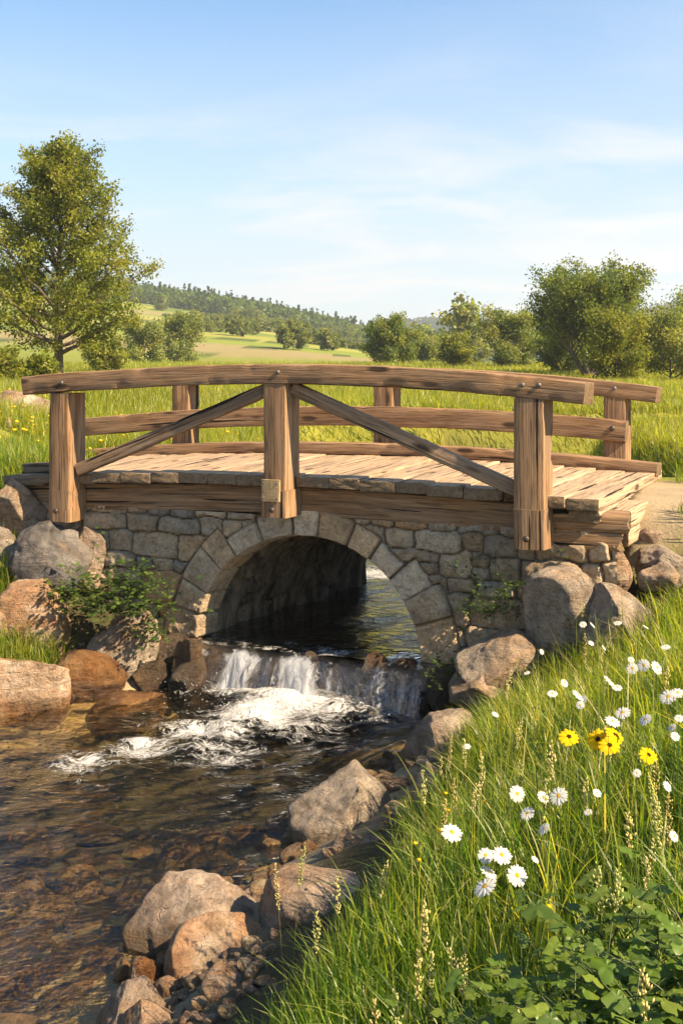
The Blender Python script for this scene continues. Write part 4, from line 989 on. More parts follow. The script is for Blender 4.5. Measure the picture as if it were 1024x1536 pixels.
def leaf_cards(P, size, rng, col, up_bias=0.35, droop=None):
    n = len(P); nm = rng.normal(size=(n, 3)); nm[:, 2] += up_bias * 2; nm /= np.linalg.norm(nm, axis=1, keepdims=True)
    a = rng.normal(size=(n, 3)); a -= nm * (a * nm).sum(1, keepdims=True); a /= np.linalg.norm(a, axis=1, keepdims=True); b = np.cross(nm, a)
    s = size * rng.uniform(.65, 1.25, n); s = s[:, None]
    V = np.stack([P - a * s * .5, P + b * s * .33 + nm * s * .08, P + a * s * .5, P - b * s * .33 + nm * s * .08], 1).reshape(-1, 3)
    return V, np.arange(4 * n).reshape(n, 4), np.repeat(col, 4, 0)
def rot_about(v, axis, ang):
    axis = axis / np.linalg.norm(axis); return v * math.cos(ang) + np.cross(axis, v) * math.sin(ang) + axis * (axis @ v) * (1 - math.cos(ang))
def grow(seed, H, prof, n1, trunk_r, base_f=0.2, stems=((0, 0, 1),), nsec=6, per=34, leaf=0.12, cols=None, el=(20, 65), clump=0.16, up=0.3, sec_len=0.42, gap=0.0):
    """trunk + limbs as tubes, leaves along every shoot; prof(t) = crown radius at height fraction t"""
    rng = np.random.default_rng(seed); tubes = []; LP = []; LC = []
    for si, (sx, sy, sh) in enumerate(stems):
        n = 14; t = np.linspace(0, 1, n); Hs = H * sh * 0.97
        wob = np.stack([fbm(np.stack([t * 3 + si * 9, t * 0, t * 0], -1), 2, seed + 1), fbm(np.stack([t * 3 + si * 9, t * 0 + 5, t * 0], -1), 2, seed + 2)], -1) * H * 0.014 * t[:, None]
        tp = np.stack([sx * t ** 0.8 * H + wob[:, 0], sy * t ** 0.8 * H + wob[:, 1], t * Hs], -1)
        r0 = trunk_r * (1 if len(stems) == 1 else 0.68)
        tr = r0 * (1 - t) ** 0.85 + 0.008 * H * .12; tr[0] *= 1.35
        tubes.append(tube(tp, tr, 9))
        for i in range(n1):
            f = base_f + (0.97 - base_f) * ((i + rng.random() * .8) / n1) ** 1.05
            o = np.array([np.interp(f, t, tp[:, k]) for k in range(3)])
            az = i * 2.39996 + rng.uniform(-.5, .5) + si * 1.3
            rad = prof(f * sh) * rng.uniform(.72, 1.12) * (1 if len(stems) == 1 else .62)
            e = math.radians(rng.uniform(el[0], el[0] + 16) + (el[1] - el[0]) * f)
            L = max(0.25, rad / math.cos(e) if e < 1.2 else rad * 1.6)
            L = min(L, 1.6 * rad + .1)
            dr = np.array([math.cos(az) * math.cos(e), math.sin(az) * math.cos(e), math.sin(e)])
            m = 7; s = np.linspace(0, 1, m)
            bp = o + dr * (L * s)[:, None] + np.array([0, 0, 1]) * (0.16 * L * (s ** 2))[:, None] + rng.normal(0, .02 * L, (m, 3)) * s[:, None]
            rb = max(0.012, np.interp(f, t, tr) * rng.uniform(.42, .62)) * (1 - s) ** 0.8 + 0.006
            tubes.append(tube(bp, rb, 5))
            shade = rng.uniform(.78, 1.18)
            for j in range(nsec):
                s0 = 0.22 + 0.78 * (j + rng.random()) / nsec
                p0 = np.array([np.interp(min(s0, 1), s, bp[:, k]) for k in range(3)])
                ax = rng.normal(size=3); d2 = rot_about(dr, ax, rng.uniform(.35, 1.05)); d2[2] += 0.15
                L2 = L * sec_len * rng.uniform(.6, 1.15) * (1.1 - .45 * s0)
                q = np.linspace(0, 1, 4); sp = p0 + d2 * (L2 * q)[:, None] + np.array([0, 0, -1]) * (0.10 * L2 * q ** 2)[:, None]
                tubes.append(tube(sp, 0.012 * H / 9 * (1 - q * .8), 4))
                if rng.random() < gap: continue
                kk = rng.poisson(per * (0.6 + 0.4 * min(1.5, L2 / (0.12 * H))))
                a = rng.beta(1.6, 1.0, kk)
                P = p0 + d2 * (L2 * a)[:, None] * 1.08 + np.array([0, 0, -1]) * (.10 * L2 * a ** 2)[:, None] + rng.normal(0, clump, (kk, 3)) * np.array([1, 1, .75])
                LP.append(P); cc = cols[rng.integers(0, len(cols))] * shade
                LC.append(cc[None] * rng.uniform(.75, 1.25, (kk, 1)) * rng.uniform(.94, 1.06, (kk, 3)))
    V, Fc = joinVF(tubes); P = np.concatenate(LP); C = np.concatenate(LC)
    LV, LF, LCc = leaf_cards(P, leaf, rng, C, up)
    return (V, Fc), (LV, LF, LCc)
def tree(name, label, cat, loc, geo, group=None):
    t = thing(name, loc, label, cat, group); (V, Fc), (LV, LF, LC) = geo
    mesh_obj('trunk', V, Fc, M['bark'], t, loc=(0, 0, 0))
    mesh_obj('crown', LV, LF, M['leaf'], t, smooth=False, attrs={'col': ('FLOAT_COLOR', LC)}, loc=(0, 0, 0))
    return t
def profile(pts):
    a = np.array(pts, float); return lambda t: float(np.interp(t, a[:, 0], a[:, 1]))
YG = 1.12 * np.array([[.150, .172, .022], [.190, .205, .028], [.120, .145, .020], [.220, .218, .034]])
DG = 1.25 * np.array([[.105, .138, .030], [.140, .168, .034], [.085, .118, .028], [.175, .188, .042]])
WG = 1.25 * np.array([[.145, .172, .048], [.180, .200, .056], [.118, .148, .042], [.210, .215, .060]])
def gpt(px, Y, dz=0.0):
    x = (px - 512) / F * Y; return (x, Y, float(hgt(x, Y)) + dz)
# left tree, the only one standing near
YT = 36.0; gp = gpt(88, YT); HT = PT(90, 208, YT)[2] - gp[2]
g = grow(3, HT * .955, profile([(0, 1.6), (.15, 2.5), (.28, 3.35), (.40, 2.75), (.55, 1.9), (.70, 1.25), (.85, .75), (.95, .35), (1, .15)]), 62, 0.17, 0.14, nsec=8, per=140, leaf=0.12, cols=YG, el=(2, 62), clump=0.17, sec_len=.42, gap=.08)
tree('broadleaf_tree', 'tall yellow-green tree with forked trunk standing alone at the left behind the bridge', 'tree', gp, g)
# right: the big spreading tree of many stems
Yb = 46.0; gp = gpt(884, Yb); Hb = PT(900, 397, Yb)[2] - gp[2]
g = grow(8, Hb * .54, profile([(0, 1.5), (.25, 2.6), (.5, 3.1), (.7, 2.9), (.85, 2.2), (1, 1.1)]), 15, 0.22, 0.46,
         stems=((-.44, .05, .80), (-.24, -.08, .98), (-.04, .1, 1.02), (.17, -.05, 1.04), (.34, .05, .94), (.44, .0, .72)), nsec=8, per=52, leaf=0.13, cols=DG, el=(12, 60), clump=0.17, sec_len=.40, gap=.16)
tree('spreading_tree', 'large spreading tree of several stems with a domed crown on the right', 'tree', gp, g)
# generic crowns, three kinds, used again for the far trees
def bushy(seed, H, R, cols, leaf, per=40, n1=20, base=.08, cl=.3):
    return grow(seed, H, profile([(0, R * .75), (.2, R), (.5, R * .95), (.75, R * .7), (.92, R * .35), (1, .15)]), n1, .13 * H / 6, base, nsec=6, per=per, leaf=leaf, cols=cols, el=(8, 62), clump=cl, sec_len=.5)
def place_tree(px0, px1, ptop, Y, kind, label, name='round_tree', cat='tree', group=None, cols=DG, seed=1, per=42, leaf=None):
    px = (px0 + px1) / 2; gp = gpt(px, Y); H = PT(px, ptop, Y)[2] - gp[2]; R = (px1 - px0) / 2 / F * Y * 0.92
    g = bushy(seed, H * .70, R * .90, cols, leaf or max(.105, .0024 * Y), per=int(per * 1.5), cl=.055 * H + .05)
    return tree(name, label, cat, gp, g, group)
place_tree(545, 625, 488, 70, 0, 'dark green round tree rising behind the middle of the handrail', cols=DG, seed=21, per=85)
place_tree(716, 812, 480, 62, 0, 'olive green tree left of the large spreading tree', cols=WG, seed=22, per=85)
place_tree(870, 975, 478, 40, 0, 'bright bushy willow in front of the spreading tree', 'bush', 'bush', cols=YG, seed=23, per=85)
place_tree(950, 1060, 470, 41, 0, 'dense green bush at the right edge of the meadow', 'bush', 'bush', cols=WG, seed=24, per=85)
place_tree(1000, 1100, 440, 55, 0, 'dark tree cut off by the right edge', cols=DG, seed=25, per=85)
place_tree(800, 885, 505, 50, 0, 'low dark bush under the spreading tree', 'bush', 'bush', cols=DG, seed=26, per=50)
place_tree(618, 668, 512, 85, 0, 'low olive bush right of the dark round tree', 'bush', 'bush', cols=WG, seed=27)
place_tree(655, 712, 515, 66, 0, 'bright yellow-green shrub behind the handrail', 'bush', 'bush', cols=YG, seed=28)
place_tree(184, 250, 492, 80, 0, 'olive tree just right of the tall left tree', cols=WG, seed=29, per=50)
place_tree(236, 306, 470, 95, 0, 'pale olive tree standing before the hillside fields', cols=WG, seed=30, per=55)
place_tree(128, 190, 512, 52, 0, 'yellow-green shrub under the tall left tree', 'bush', 'bush', cols=YG, seed=31, per=55)
place_tree(-30, 36, 538, 30, 0, 'tall yellow-green reeds of shrub at the left edge of the meadow', 'bush', 'bush', cols=YG, seed=34, per=55)
place_tree(40, 84, 540, 28, 0, 'small bright shrub beside the trunk of the tall left tree', 'bush', 'bush', cols=YG, seed=35, per=40)
place_tree(335, 374, 490, 165, 0, 'small round tree in the hillside field, upper left of the middle post', cols=WG, seed=36)
place_tree(412, 468, 500, 130, 0, 'round olive tree behind the middle of the handrail, before the fields', cols=WG, seed=37)
place_tree(472, 512, 513, 140, 0, 'small round tree right of the olive tree before the fields', cols=WG, seed=38)
# hedges and single trees in the far fields: copies of three crowns
far = [tree('far_tree', 'small far tree in a hedge line on the hillside fields', 'tree', (0, 0, -50), bushy(60 + k, 6, 2.6, WG if k else DG, .75, per=16, n1=14, cl=.5), 'hedge trees on the hillside') for k in range(3)]
rng = np.random.default_rng(15); hp = []
for i in range(11): hp.append((rng.uniform(285, 545), 225 + rng.uniform(-5, 5), .32))
for i in range(8): hp.append((rng.uniform(255, 420), 175 + rng.uniform(-4, 4), .30))
for i in range(12): hp.append((rng.uniform(230, 570), 285 + rng.uniform(-6, 8), .5))
for i in range(8): hp.append((rng.uniform(600, 720), rng.uniform(150, 260), .7))
for i in range(9): hp.append((rng.uniform(690, 1010), rng.uniform(80, 150), .75))
for i, (px, Yh, sc) in enumerate(hp):
    t = far[i % 3] if i < 3 else copy_tree(far[i % 3]); t.location = gpt(px, Yh, -.2); s = sc * rng.uniform(.75, 1.3)
    t.scale = (s * rng.uniform(.9, 1.3), s, s); t.rotation_euler = (0, 0, rng.uniform(0, 6))
for i, (pa, pb, Ya, Yb_, lb) in enumerate([(286, 470, 196, 214, 'long dark hedge across the hillside fields, lowest of the hedges'), (300, 545, 246, 262, 'dark hedge halfway up the hillside fields'), (330, 530, 300, 312, 'upper hedge just below the ridge wood'), (250, 330, 232, 210, 'short slanting hedge on the left of the hillside fields'), (430, 560, 165, 176, 'thin hedge low on the right of the hillside fields')]):
    m_ = 1600; f = rng.random(m_); Yh = Ya + (Yb_ - Ya) * f; xh = ((pa + (pb - pa) * f) - 512) / F * Yh + rng.normal(0, .5, m_)
    hh_ = (1.5 + 1.3 * fbm(xy0(xh * .15, Yh * 0 + i), 3, 90 + i)).clip(.4) * rng.random(m_) ** .7
    P = np.stack([xh, Yh + rng.normal(0, .6, m_), hgt(xh, Yh) + hh_], -1); c0 = P.mean(0); c0[2] -= 1
    LV, LF, LC = leaf_cards(P - c0, .8, rng, WG[rng.integers(0, 4, m_)] * .7 * rng.uniform(.8, 1.2, (m_, 1)), .4)
    tag(mesh_obj('hedge', LV, LF, M['leaf'], smooth=False, attrs={'col': ('FLOAT_COLOR', LC)}, loc=tuple(c0)), lb, 'hedge', 'hedges on the hillside')
# the wood on the ridge: one mass
n = 9500
Yw = rng.uniform(268, 520, n); xw = rng.uniform(-215, 120, n) * Yw / 430
nBw = fbm(xy0(xw * .04, Yw * .06), 4, 4)
k = (Yw + 22 * nBw + .12 * xw > 340); k &= (xw / Yw * F + 512 < 640)
xw, Yw = xw[k], Yw[k]; zw = hgt(xw, Yw); n = len(xw)
con = rng.random(n) < .16; Hh = rng.uniform(4, 8.0, n) * np.where(con, 1.15, .85)
per = 34; a = rng.random((n, per)); ang = rng.uniform(0, 6.28, (n, per))
rr = np.where(con[:, None], (1 - a) * .24, np.sqrt(np.clip(1 - (2 * a - .95) ** 2, 0, 1)) * .58) * Hh[:, None] * np.sqrt(rng.uniform(.3, 1, (n, per)))
P = np.stack([xw[:, None] + rr * np.cos(ang), Yw[:, None] + rr * np.sin(ang), zw[:, None] + Hh[:, None] * (a * .93 + .05)], -1).reshape(-1, 3)
C = np.where(con[:, None], np.array([[.050, .085, .026]]), np.array([[.095, .140, .030]])) * rng.uniform(.7, 1.35, (n, 1)); C = np.repeat(C, per, 0) * rng.uniform(.8, 1.2, (n * per, 1))
LV, LF, LC = leaf_cards(P, 1.5, rng, C, .4)
tag(mesh_obj('ridge_wood', LV, LF, M['leaf'], smooth=False, attrs={'col': ('FLOAT_COLOR', LC)}), kind='stuff')
n = 2600
Yw = rng.uniform(700, 1240, n); xw = (rng.uniform(560, 1100, n) - 512) / F * Yw; zw = hgt(xw, Yw); Hh = rng.uniform(8, 15, n); per = 16
a = rng.random((n, per)); ang = rng.uniform(0, 6.28, (n, per)); rr = np.sqrt(np.clip(1 - (2 * a - .95) ** 2, 0, 1)) * .5 * Hh[:, None]
P = np.stack([xw[:, None] + rr * np.cos(ang), Yw[:, None] + rr * np.sin(ang), zw[:, None] + Hh[:, None] * a], -1).reshape(-1, 3)
LV, LF, LC = leaf_cards(P, 5.0, rng, np.repeat(np.array([[.045, .065, .024]]) * rng.uniform(.7, 1.3, (n, 1)), per, 0), .4)
tag(mesh_obj('far_wood', LV, LF, M['leaf'], smooth=False, attrs={'col': ('FLOAT_COLOR', LC)}), kind='stuff')

# ------------------------------------------------------------------ HERBS, FLOWERS
def lobed_leaf(lobes, depth, n=40, cup=0.12, pointed=0.0):
    th = np.linspace(0, 2 * math.pi, n, endpoint=False); r = 0.5 * (1 - depth * (0.5 - 0.5 * np.cos(lobes * th + math.pi)) ** 1.0) * (0.80 + 0.20 * np.cos(th)) * (1 + .07 * np.sin(th * lobes * 3))
    r = r * (1 - 0.65 * np.exp(-((np.abs(th - math.pi)) / .22) ** 2))
    ring = np.stack([r * np.cos(th) + .33, r * np.sin(th), -cup * r ** 2 * 2 + .03 * np.cos(lobes * 2 * th)], -1)
    mid = np.stack([.5 * r * np.cos(th) + .33, .5 * r * np.sin(th), .02 * np.cos(lobes * th)], -1)
    V = np.concatenate([ring, mid, [[.33, 0, -.02]]]); Fc = [(i, (i + 1) % n, n + (i + 1) % n, n + i) for i in range(n)] + [(n + i, n + (i + 1) % n, 2 * n) for i in range(n)]
    return V, Fc
def place_leaf(leafV, pos_, az, pitch, size, roll=0.0):
    R = np.array(Matrix.Rotation(az, 3, 'Z') @ Matrix.Rotation(pitch, 3, 'Y') @ Matrix.Rotation(roll, 3, 'X')); return (leafV * size) @ R.T + pos_
def herb(seed, nst, hmin, hmax, lsize, lobes, depth, cols, spread=.12, per=3, bush=None):
    """stalks with lobed leaves -> (stems geo, leaves geo)"""
    rng = np.random.default_rng(seed); lv, lf = lobed_leaf(lobes, depth, 30 if lsize > .05 else 16); tb_ = []; Vs = []; Fs = []; Cs = []; o = 0
    for i in range(nst):
        az = rng.uniform(0, 6.28); h = rng.uniform(hmin, hmax); b = rng.uniform(.2, .9)
        p0 = np.array([rng.normal(0, spread * .5), rng.normal(0, spread * .5), 0]) if bush is None else np.array(bush(rng))
        s = np.linspace(0, 1, 6); d = np.array([math.cos(az), math.sin(az), 0])
        pts = p0 + d * (spread * 1.6 * b * s ** 1.5)[:, None] + np.array([0, 0, 1]) * (h * (s - .2 * s * s))[:, None]
        tb_.append(tube(pts, .0019 * (1.1 - .6 * s) * (lsize / .06) ** .5, 5))
        for j in range(per):
            f = 1.0 if j == 0 else rng.uniform(.35, .95); q = np.array([np.interp(f, s, pts[:, k]) for k in range(3)])
            a2 = az + (0 if j == 0 else rng.uniform(-2.2, 2.2)); V = place_leaf(lv, q, a2, rng.uniform(-.35, .5), lsize * rng.uniform(.6, 1.2), rng.uniform(-.4, .4))
            Vs.append(V); Fs += [tuple(x + o for x in f_) for f_ in lf]; o += len(V)
            Cs.append(np.tile(cols[rng.integers(0, len(cols))] * rng.uniform(.8, 1.25), (len(V), 1)))
    return (joinVF(tb_) if nst > 100 else tb_), (np.concatenate(Vs), Fs, np.concatenate(Cs))
def herb_thing(name, label, cat, loc, geo, group=None):
    t = thing(name, loc, label, cat, group); sg, (LV, LF, LC) = geo
    for V, Fc in (sg if isinstance(sg, list) else [sg]):
        mesh_obj('stem' if isinstance(sg, list) else 'twigs', V, Fc, M['herb'], t, attrs={'col': ('FLOAT_COLOR', np.tile([.07, .10, .025], (len(V), 1)))}, loc=(0, 0, 0))
        if not isinstance(sg, list): t.children[-1]['kind'] = 'stuff'
    mesh_obj('leaves', LV, LF, M['herb'], t, attrs={'col': ('FLOAT_COLOR', LC)}, loc=(0, 0, 0)); return t
HG = np.array([[.095, .155, .016], [.120, .180, .018], [.155, .205, .024], [.080, .130, .016]])
IV = np.array([[.050, .095, .018], [.070, .120, .022], [.095, .145, .026], [.042, .080, .016]])
# leafy bush on the rocks left of the arch, and the one right of it
def mound(cx, rx, rz):
    def f(r): return (cx + r.normal(0, rx * .5), r.normal(0, .12), abs(r.normal(0, rz * .5)) - .02)
    return f
def bush_at(px, py, Y, wpx, hpx, label, seed, n, ls=.055, name='leafy_bush', cols=IV):
    p = PT(px, py, Y); w = wpx / F * Y; h = hpx / F * Y
    g = herb(seed, n, .08, .2, ls, 3, .38, cols, .12, 5, mound(0, w * .5, h * .62)); return herb_thing(name, label, 'bush', tuple(p), g)
bush_at(178, 930, 9.45, 150, 125, 'dense dark leafy bush over the rocks left of the arch', 401, 230, ls=.062)
bush_at(112, 912, 9.5, 85, 70, 'lighter leafy sprays at the left end of the dark bush', 402, 45, cols=HG)
bush_at(228, 970, 9.5, 80, 70, 'trailing leaves low at the left foot of the arch', 403, 40)
bush_at(742, 930, 8.72, 110, 110, 'dark leafy bush growing against the wall right of the arch', 404, 100, ls=.045)
bush_at(668, 1030, 8.55, 50, 60, 'small dark leaves at the right foot of the arch', 405, 30, ls=.045)
bush_at(720, 852, 8.95, 80, 26, 'thin leaves growing along the foot of the beam at the right end of the wall', 406, 14, ls=.04)
bush_at(838, 838, 8.75, 50, 34, 'small herb between the log ends and the grey boulders', 407, 14, ls=.045, cols=HG)
# broad-leaved plants in the near grass
hv = [herb_thing('leafy_herb', 'x', 'plant', (0, 0, -9), herb(420 + k, 16, .06, .17, .058, 3, .5, HG, .13, 4)) for k in range(3)]
spots = [(905, 1400, 2.15, 'leafy green plant with lobed leaves highest of the clump at the lower right'), (985, 1440, 2.05, 'lobed-leaf plant at the right edge of the lower right clump'),
         (930, 1480, 2.0, 'lobed-leaf plant in the middle of the lower right clump'), (860, 1500, 2.05, 'lobed-leaf plant at the left of the lower right clump'),
         (1000, 1530, 1.9, 'lobed-leaf plant in the bottom right corner'), (850, 1380, 2.45, 'lobed-leaf plant half hidden in grass above the lower right clump'),
         (700, 1510, 2.2, 'small lobed-leaf plant low in the grass at the bottom middle'), (960, 1360, 2.3, 'lobed-leaf plant behind the lower right clump'),
         (1005, 1300, 2.35, 'lobed-leaf plant highest up at the right edge'), (940, 1310, 2.45, 'lobed-leaf plant among tall grass left of the right edge'), (975, 1400, 2.15, 'lobed-leaf plant between the others near the right edge'),
         (1010, 1370, 2.2, 'lobed-leaf plant at the right edge above the lower right clump'), (800, 1530, 2.0, 'lobed-leaf plant at the bottom edge left of the corner clump'), (900, 1530, 1.95, 'lobed-leaf plant at the bottom edge inside the corner clump')]
for i, (px, py, Yh, lb) in enumerate(spots):
    t = hv[i] if i < 3 else copy_tree(hv[i % 3]); x = (px - 512) / F * Yh
    zt = CAMZ - (py - HZ) / F * Yh; zg_ = float(hgt(x, Yh)); t.location = (x, Yh, max(zg_, zt - .24)); t.rotation_euler = (0, 0, i * 1.7); t['label'] = lb
    s = rng.uniform(1.15, 1.45); t.scale = (s, s, s)

# daisies: stem, petals, yellow centre
def flower_meshes(npet, plen, pwid, seed, droop, cz, cr, petcol, cencol, name='daisy'):
    rng = np.random.default_rng(seed); Vs = []; Fs = []; o = 0
    for i in range(npet):
        a = i / npet * 6.2832 + rng.uniform(-.06, .06); L = plen * rng.uniform(.88, 1.06); w = pwid * rng.uniform(.85, 1.1); dz = rng.uniform(-.12, .12) + droop
        s = np.array([cr * .7, .35 * L, .7 * L, .92 * L, L]); ww = np.array([.35, .9, 1.0, .72, .25]) * w / 2
        zz = cz * .4 + .0015 * (i % 2) - dz * (s - s[0]) ** 1.3 * 3 * .35
        l = np.stack([s, ww, zz], -1); r = np.stack([s, -ww, zz], -1); c = np.stack([s, ww * 0, zz + .0012], -1)
        P = np.concatenate([l, c, r]); R = np.array(Matrix.Rotation(a, 3, 'Z')); Vs.append(P @ R.T)
        for j in range(4): Fs += [(o + j, o + j + 1, o + 6 + j, o + 5 + j), (o + 5 + j, o + 6 + j, o + 11 + j, o + 10 + j)]
        o += 15
    pV = np.concatenate(Vs); bm = bmesh.new(); bmesh.ops.create_uvsphere(bm, u_segments=14, v_segments=8, radius=1)
    cV = np.array([q.co[:] for q in bm.verts]) * np.array([cr, cr, cz]); cF = [tuple(l.index for l in f.verts) for f in bm.faces]; bm.free()
    cV[:, 2] += .0006 * rng.normal(size=len(cV))
    return (pV, Fs, np.tile(petcol, (len(pV), 1))), (cV, cF, np.tile(cencol, (len(cV), 1)))
WHITE = [.62, .62, .585]; YEL = [.80, .46, .02]
proto = {}
def flower(kind, label, cat, head, ground_, size, tilt, az, group):
    key = kind
    if key not in proto:
        proto[key] = []
        spec = {'daisy': (19, .024, .0072, 501, .25, .0045, .0072, WHITE, [.75, .42, .02]), 'coneflower': (13, .021, .0085, 502, .5, .0055, .0065, [.82, .50, .012], [.06, .03, .012])}[kind]
        (pV, pF, pC), (cV, cF, cC) = flower_meshes(*spec)
        proto[key] = [mesh_obj('petals', pV, pF, M['petal'], attrs={'col': ('FLOAT_COLOR', pC)}, loc=(0, 0, 0)), mesh_obj('flower_centre', cV, cF, M['petal'], attrs={'col': ('FLOAT_COLOR', cC)}, loc=(0, 0, 0))]
        fresh = True
    else: fresh = False
    t = thing(kind, tuple(ground_), label, cat, group)
    hd = np.array(head) - np.array(ground_); s = np.linspace(0, 1, 7)
    side = np.array([math.cos(az), math.sin(az), 0]) * .04
    pts = np.stack([hd[0] * s ** 1.6, hd[1] * s ** 1.6, hd[2] * s], -1) + side * (np.sin(s * math.pi))[:, None]
    V, Fc = tube(pts, .0016 + 0 * s, 5)
    mesh_obj('stem', V, Fc, M['herb'], t, attrs={'col': ('FLOAT_COLOR', np.tile([.09, .14, .03], (len(V), 1)))}, loc=(0, 0, 0))
    for q in proto[key]:
        o = q
        if not fresh: o = q.copy(); COL.objects.link(o)
        o.parent = t; o.location = tuple(hd); o.scale = (size,) * 3
        o.rotation_euler = (Matrix.Rotation(az, 3, 'Z') @ Matrix.Rotation(tilt, 3, 'Y')).to_euler()
    return t
D = [(728, 1332, 46), (775, 1314, 38), (732, 1310, 34), (752, 1284, 38), (728, 1284, 30), (802, 1290, 16), (677, 1250, 40), (816, 1244, 25), (791, 1221, 28), (838, 1195, 36), (814, 1196, 24), (775, 1191, 30), (882, 1219, 16),
     (918, 1083, 29), (934, 1070, 30), (968, 1080, 26), (914, 1024, 30), (925, 1032, 20), (866, 1044, 26), (874, 1050, 18), (828, 1041, 20), (846, 1025, 16), (984, 1002, 26), (965, 998, 24), (948, 1003, 22), (998, 971, 18), (1002, 1046, 32), (1016, 1040, 26), (1018, 1078, 18),
     (874, 937, 14), (888, 938, 13), (926, 935, 16), (886, 965, 12), (968, 941, 12), (946, 990, 13)]
D += [(700, 1120, 14), (742, 1072, 15), (790, 1010, 13), (812, 978, 11), (905, 972, 12), (1012, 1105, 18), (1008, 1092, 18), (870, 1058, 16), (1000, 1180, 20), (955, 1160, 16), (895, 1190, 17), (1010, 1255, 20)]
# the distance of each flower follows its size; heads stand where the stem rises from the bank
order = sorted(range(len(D)), key=lambda i: D[i][0])
def clump_name(px, py):
    if py > 1270: return 'the nearest clump in the lower grass'
    if py > 1150: return 'the middle clump below the yellow flowers'
    if py > 985: return 'the upper clump beside the yellow flowers'
    return 'the farthest row before the grey boulders'
cnt = {}; tot = {}
for i in order: tot[clump_name(*D[i][:2])] = tot.get(clump_name(*D[i][:2]), 0) + 1
ORD = ['first', 'second', 'third', 'fourth', 'fifth', 'sixth', 'seventh', 'eighth', 'ninth', 'tenth', 'eleventh', 'twelfth', 'thirteenth', 'fourteenth', 'fifteenth', 'sixteenth', 'seventeenth', 'eighteenth', 'nineteenth', 'twentieth', 'twenty-first', 'twenty-second', 'twenty-third', 'twenty-fourth', 'twenty-fifth', 'twenty-sixth', 'twenty-seventh', 'twenty-eighth']
rng = np.random.default_rng(33)
def head_depth(px, py, hh):
    """distance at which the ray meets the bank raised by the flower's height"""
    for Yt in np.arange(1.5, 9, .03):
        x = (px - 512) / F * Yt; z = CAMZ - (py - HZ) / F * Yt
        if z - float(hgt(x, Yt)) <= hh: return Yt
    return 6.0
for i in order:
    px, py, s = D[i]; Yf = head_depth(px, py, rng.uniform(.40, .50)); hd = PT(px, py, Yf); size = s / F * Yf / .058
    cn = clump_name(px, py); cnt[cn] = cnt.get(cn, 0) + 1
    gx_, gy_ = hd[0] + rng.uniform(-.06, .06), Yf + rng.uniform(0, .08); g0 = np.array([gx_, gy_, float(hgt(gx_, gy_)) - .01])
    flower('daisy', f'white daisy, {ORD[cnt[cn] - 1]} from the left in {cn}', 'flower', hd, g0, size, rng.uniform(.25, 1.05), rng.uniform(-2.9, -.1), 'white daisies on the grassy bank')
for px, py, s, lb in [(853, 1107, 32, 'yellow flower with dark centre, leftmost of the yellow ones'), (897, 1110, 34, 'yellow flower with dark centre, upper left of the three crowded together'), (914, 1120, 34, 'yellow flower with dark centre, lowest of the three crowded together'),
                      (921, 1104, 32, 'yellow flower with dark centre, right of the three crowded together'), (972, 1134, 30, 'yellow flower seen edge-on, rightmost of the yellow ones')]:
    Yf = head_depth(px, py, .46); hd = PT(px, py, Yf); gx_ = hd[0] + rng.uniform(-.05, .05); g0 = np.array([gx_, Yf + .05, float(hgt(gx_, Yf + .05)) - .01])
    flower('coneflower', lb, 'flower', hd, g0, s / F * Yf / .042, rng.uniform(.5, .9), rng.uniform(-2.2, -.8), 'yellow flowers with dark centres')
# buttercup heads: small yellow knobs on stems
bm = bmesh.new(); bmesh.ops.create_uvsphere(bm, u_segments=10, v_segments=6, radius=1); bV = np.array([q.co[:] for q in bm.verts]); bF = [tuple(l.index for l in f.verts) for f in bm.faces]; bm.free()
bV = bV * np.array([1, 1, .55]) * (1 + .12 * fbm(bV * 3, 2, 3))[:, None]
BT = [(660, 1245, 'yellow button flower beside the big lone daisy, left side'), (628, 1290, 'yellow button flower, leftmost in the near grass'), (668, 1190, 'yellow button flower nearest the brown rock in the grass'), (726, 1202, 'yellow button flower above the lone daisy'),
      (672, 1216, 'small yellow button flower between two others above the lone daisy'), (622, 1265, 'faint yellow button flower at the grass edge by the small tan stone'), (822, 1360, 'yellow button flower right of the near daisies')]
for px, py, lb in BT:
    Yf = head_depth(px, py, .36); hd = PT(px, py, Yf); g0 = np.array([hd[0] + .02, Yf + .03, float(hgt(hd[0] + .02, Yf + .03)) - .01])
    t = thing('button_flower', tuple(g0), lb, 'flower', 'yellow button flowers'); r = hd - g0; s = np.linspace(0, 1, 6)
    V, Fc = tube(np.stack([r[0] * s, r[1] * s, r[2] * s], -1), .0014 + 0 * s, 5)
    mesh_obj('stem', V, Fc, M['herb'], t, attrs={'col': ('FLOAT_COLOR', np.tile([.09, .14, .03], (len(V), 1)))}, loc=(0, 0, 0))
    mesh_obj('flower_head', bV * .0085 * (Yf / 3) ** .3, bF, M['petal'], t, attrs={'col': ('FLOAT_COLOR', np.tile([.80, .50, .02], (len(bV), 1)))}, loc=tuple(r))
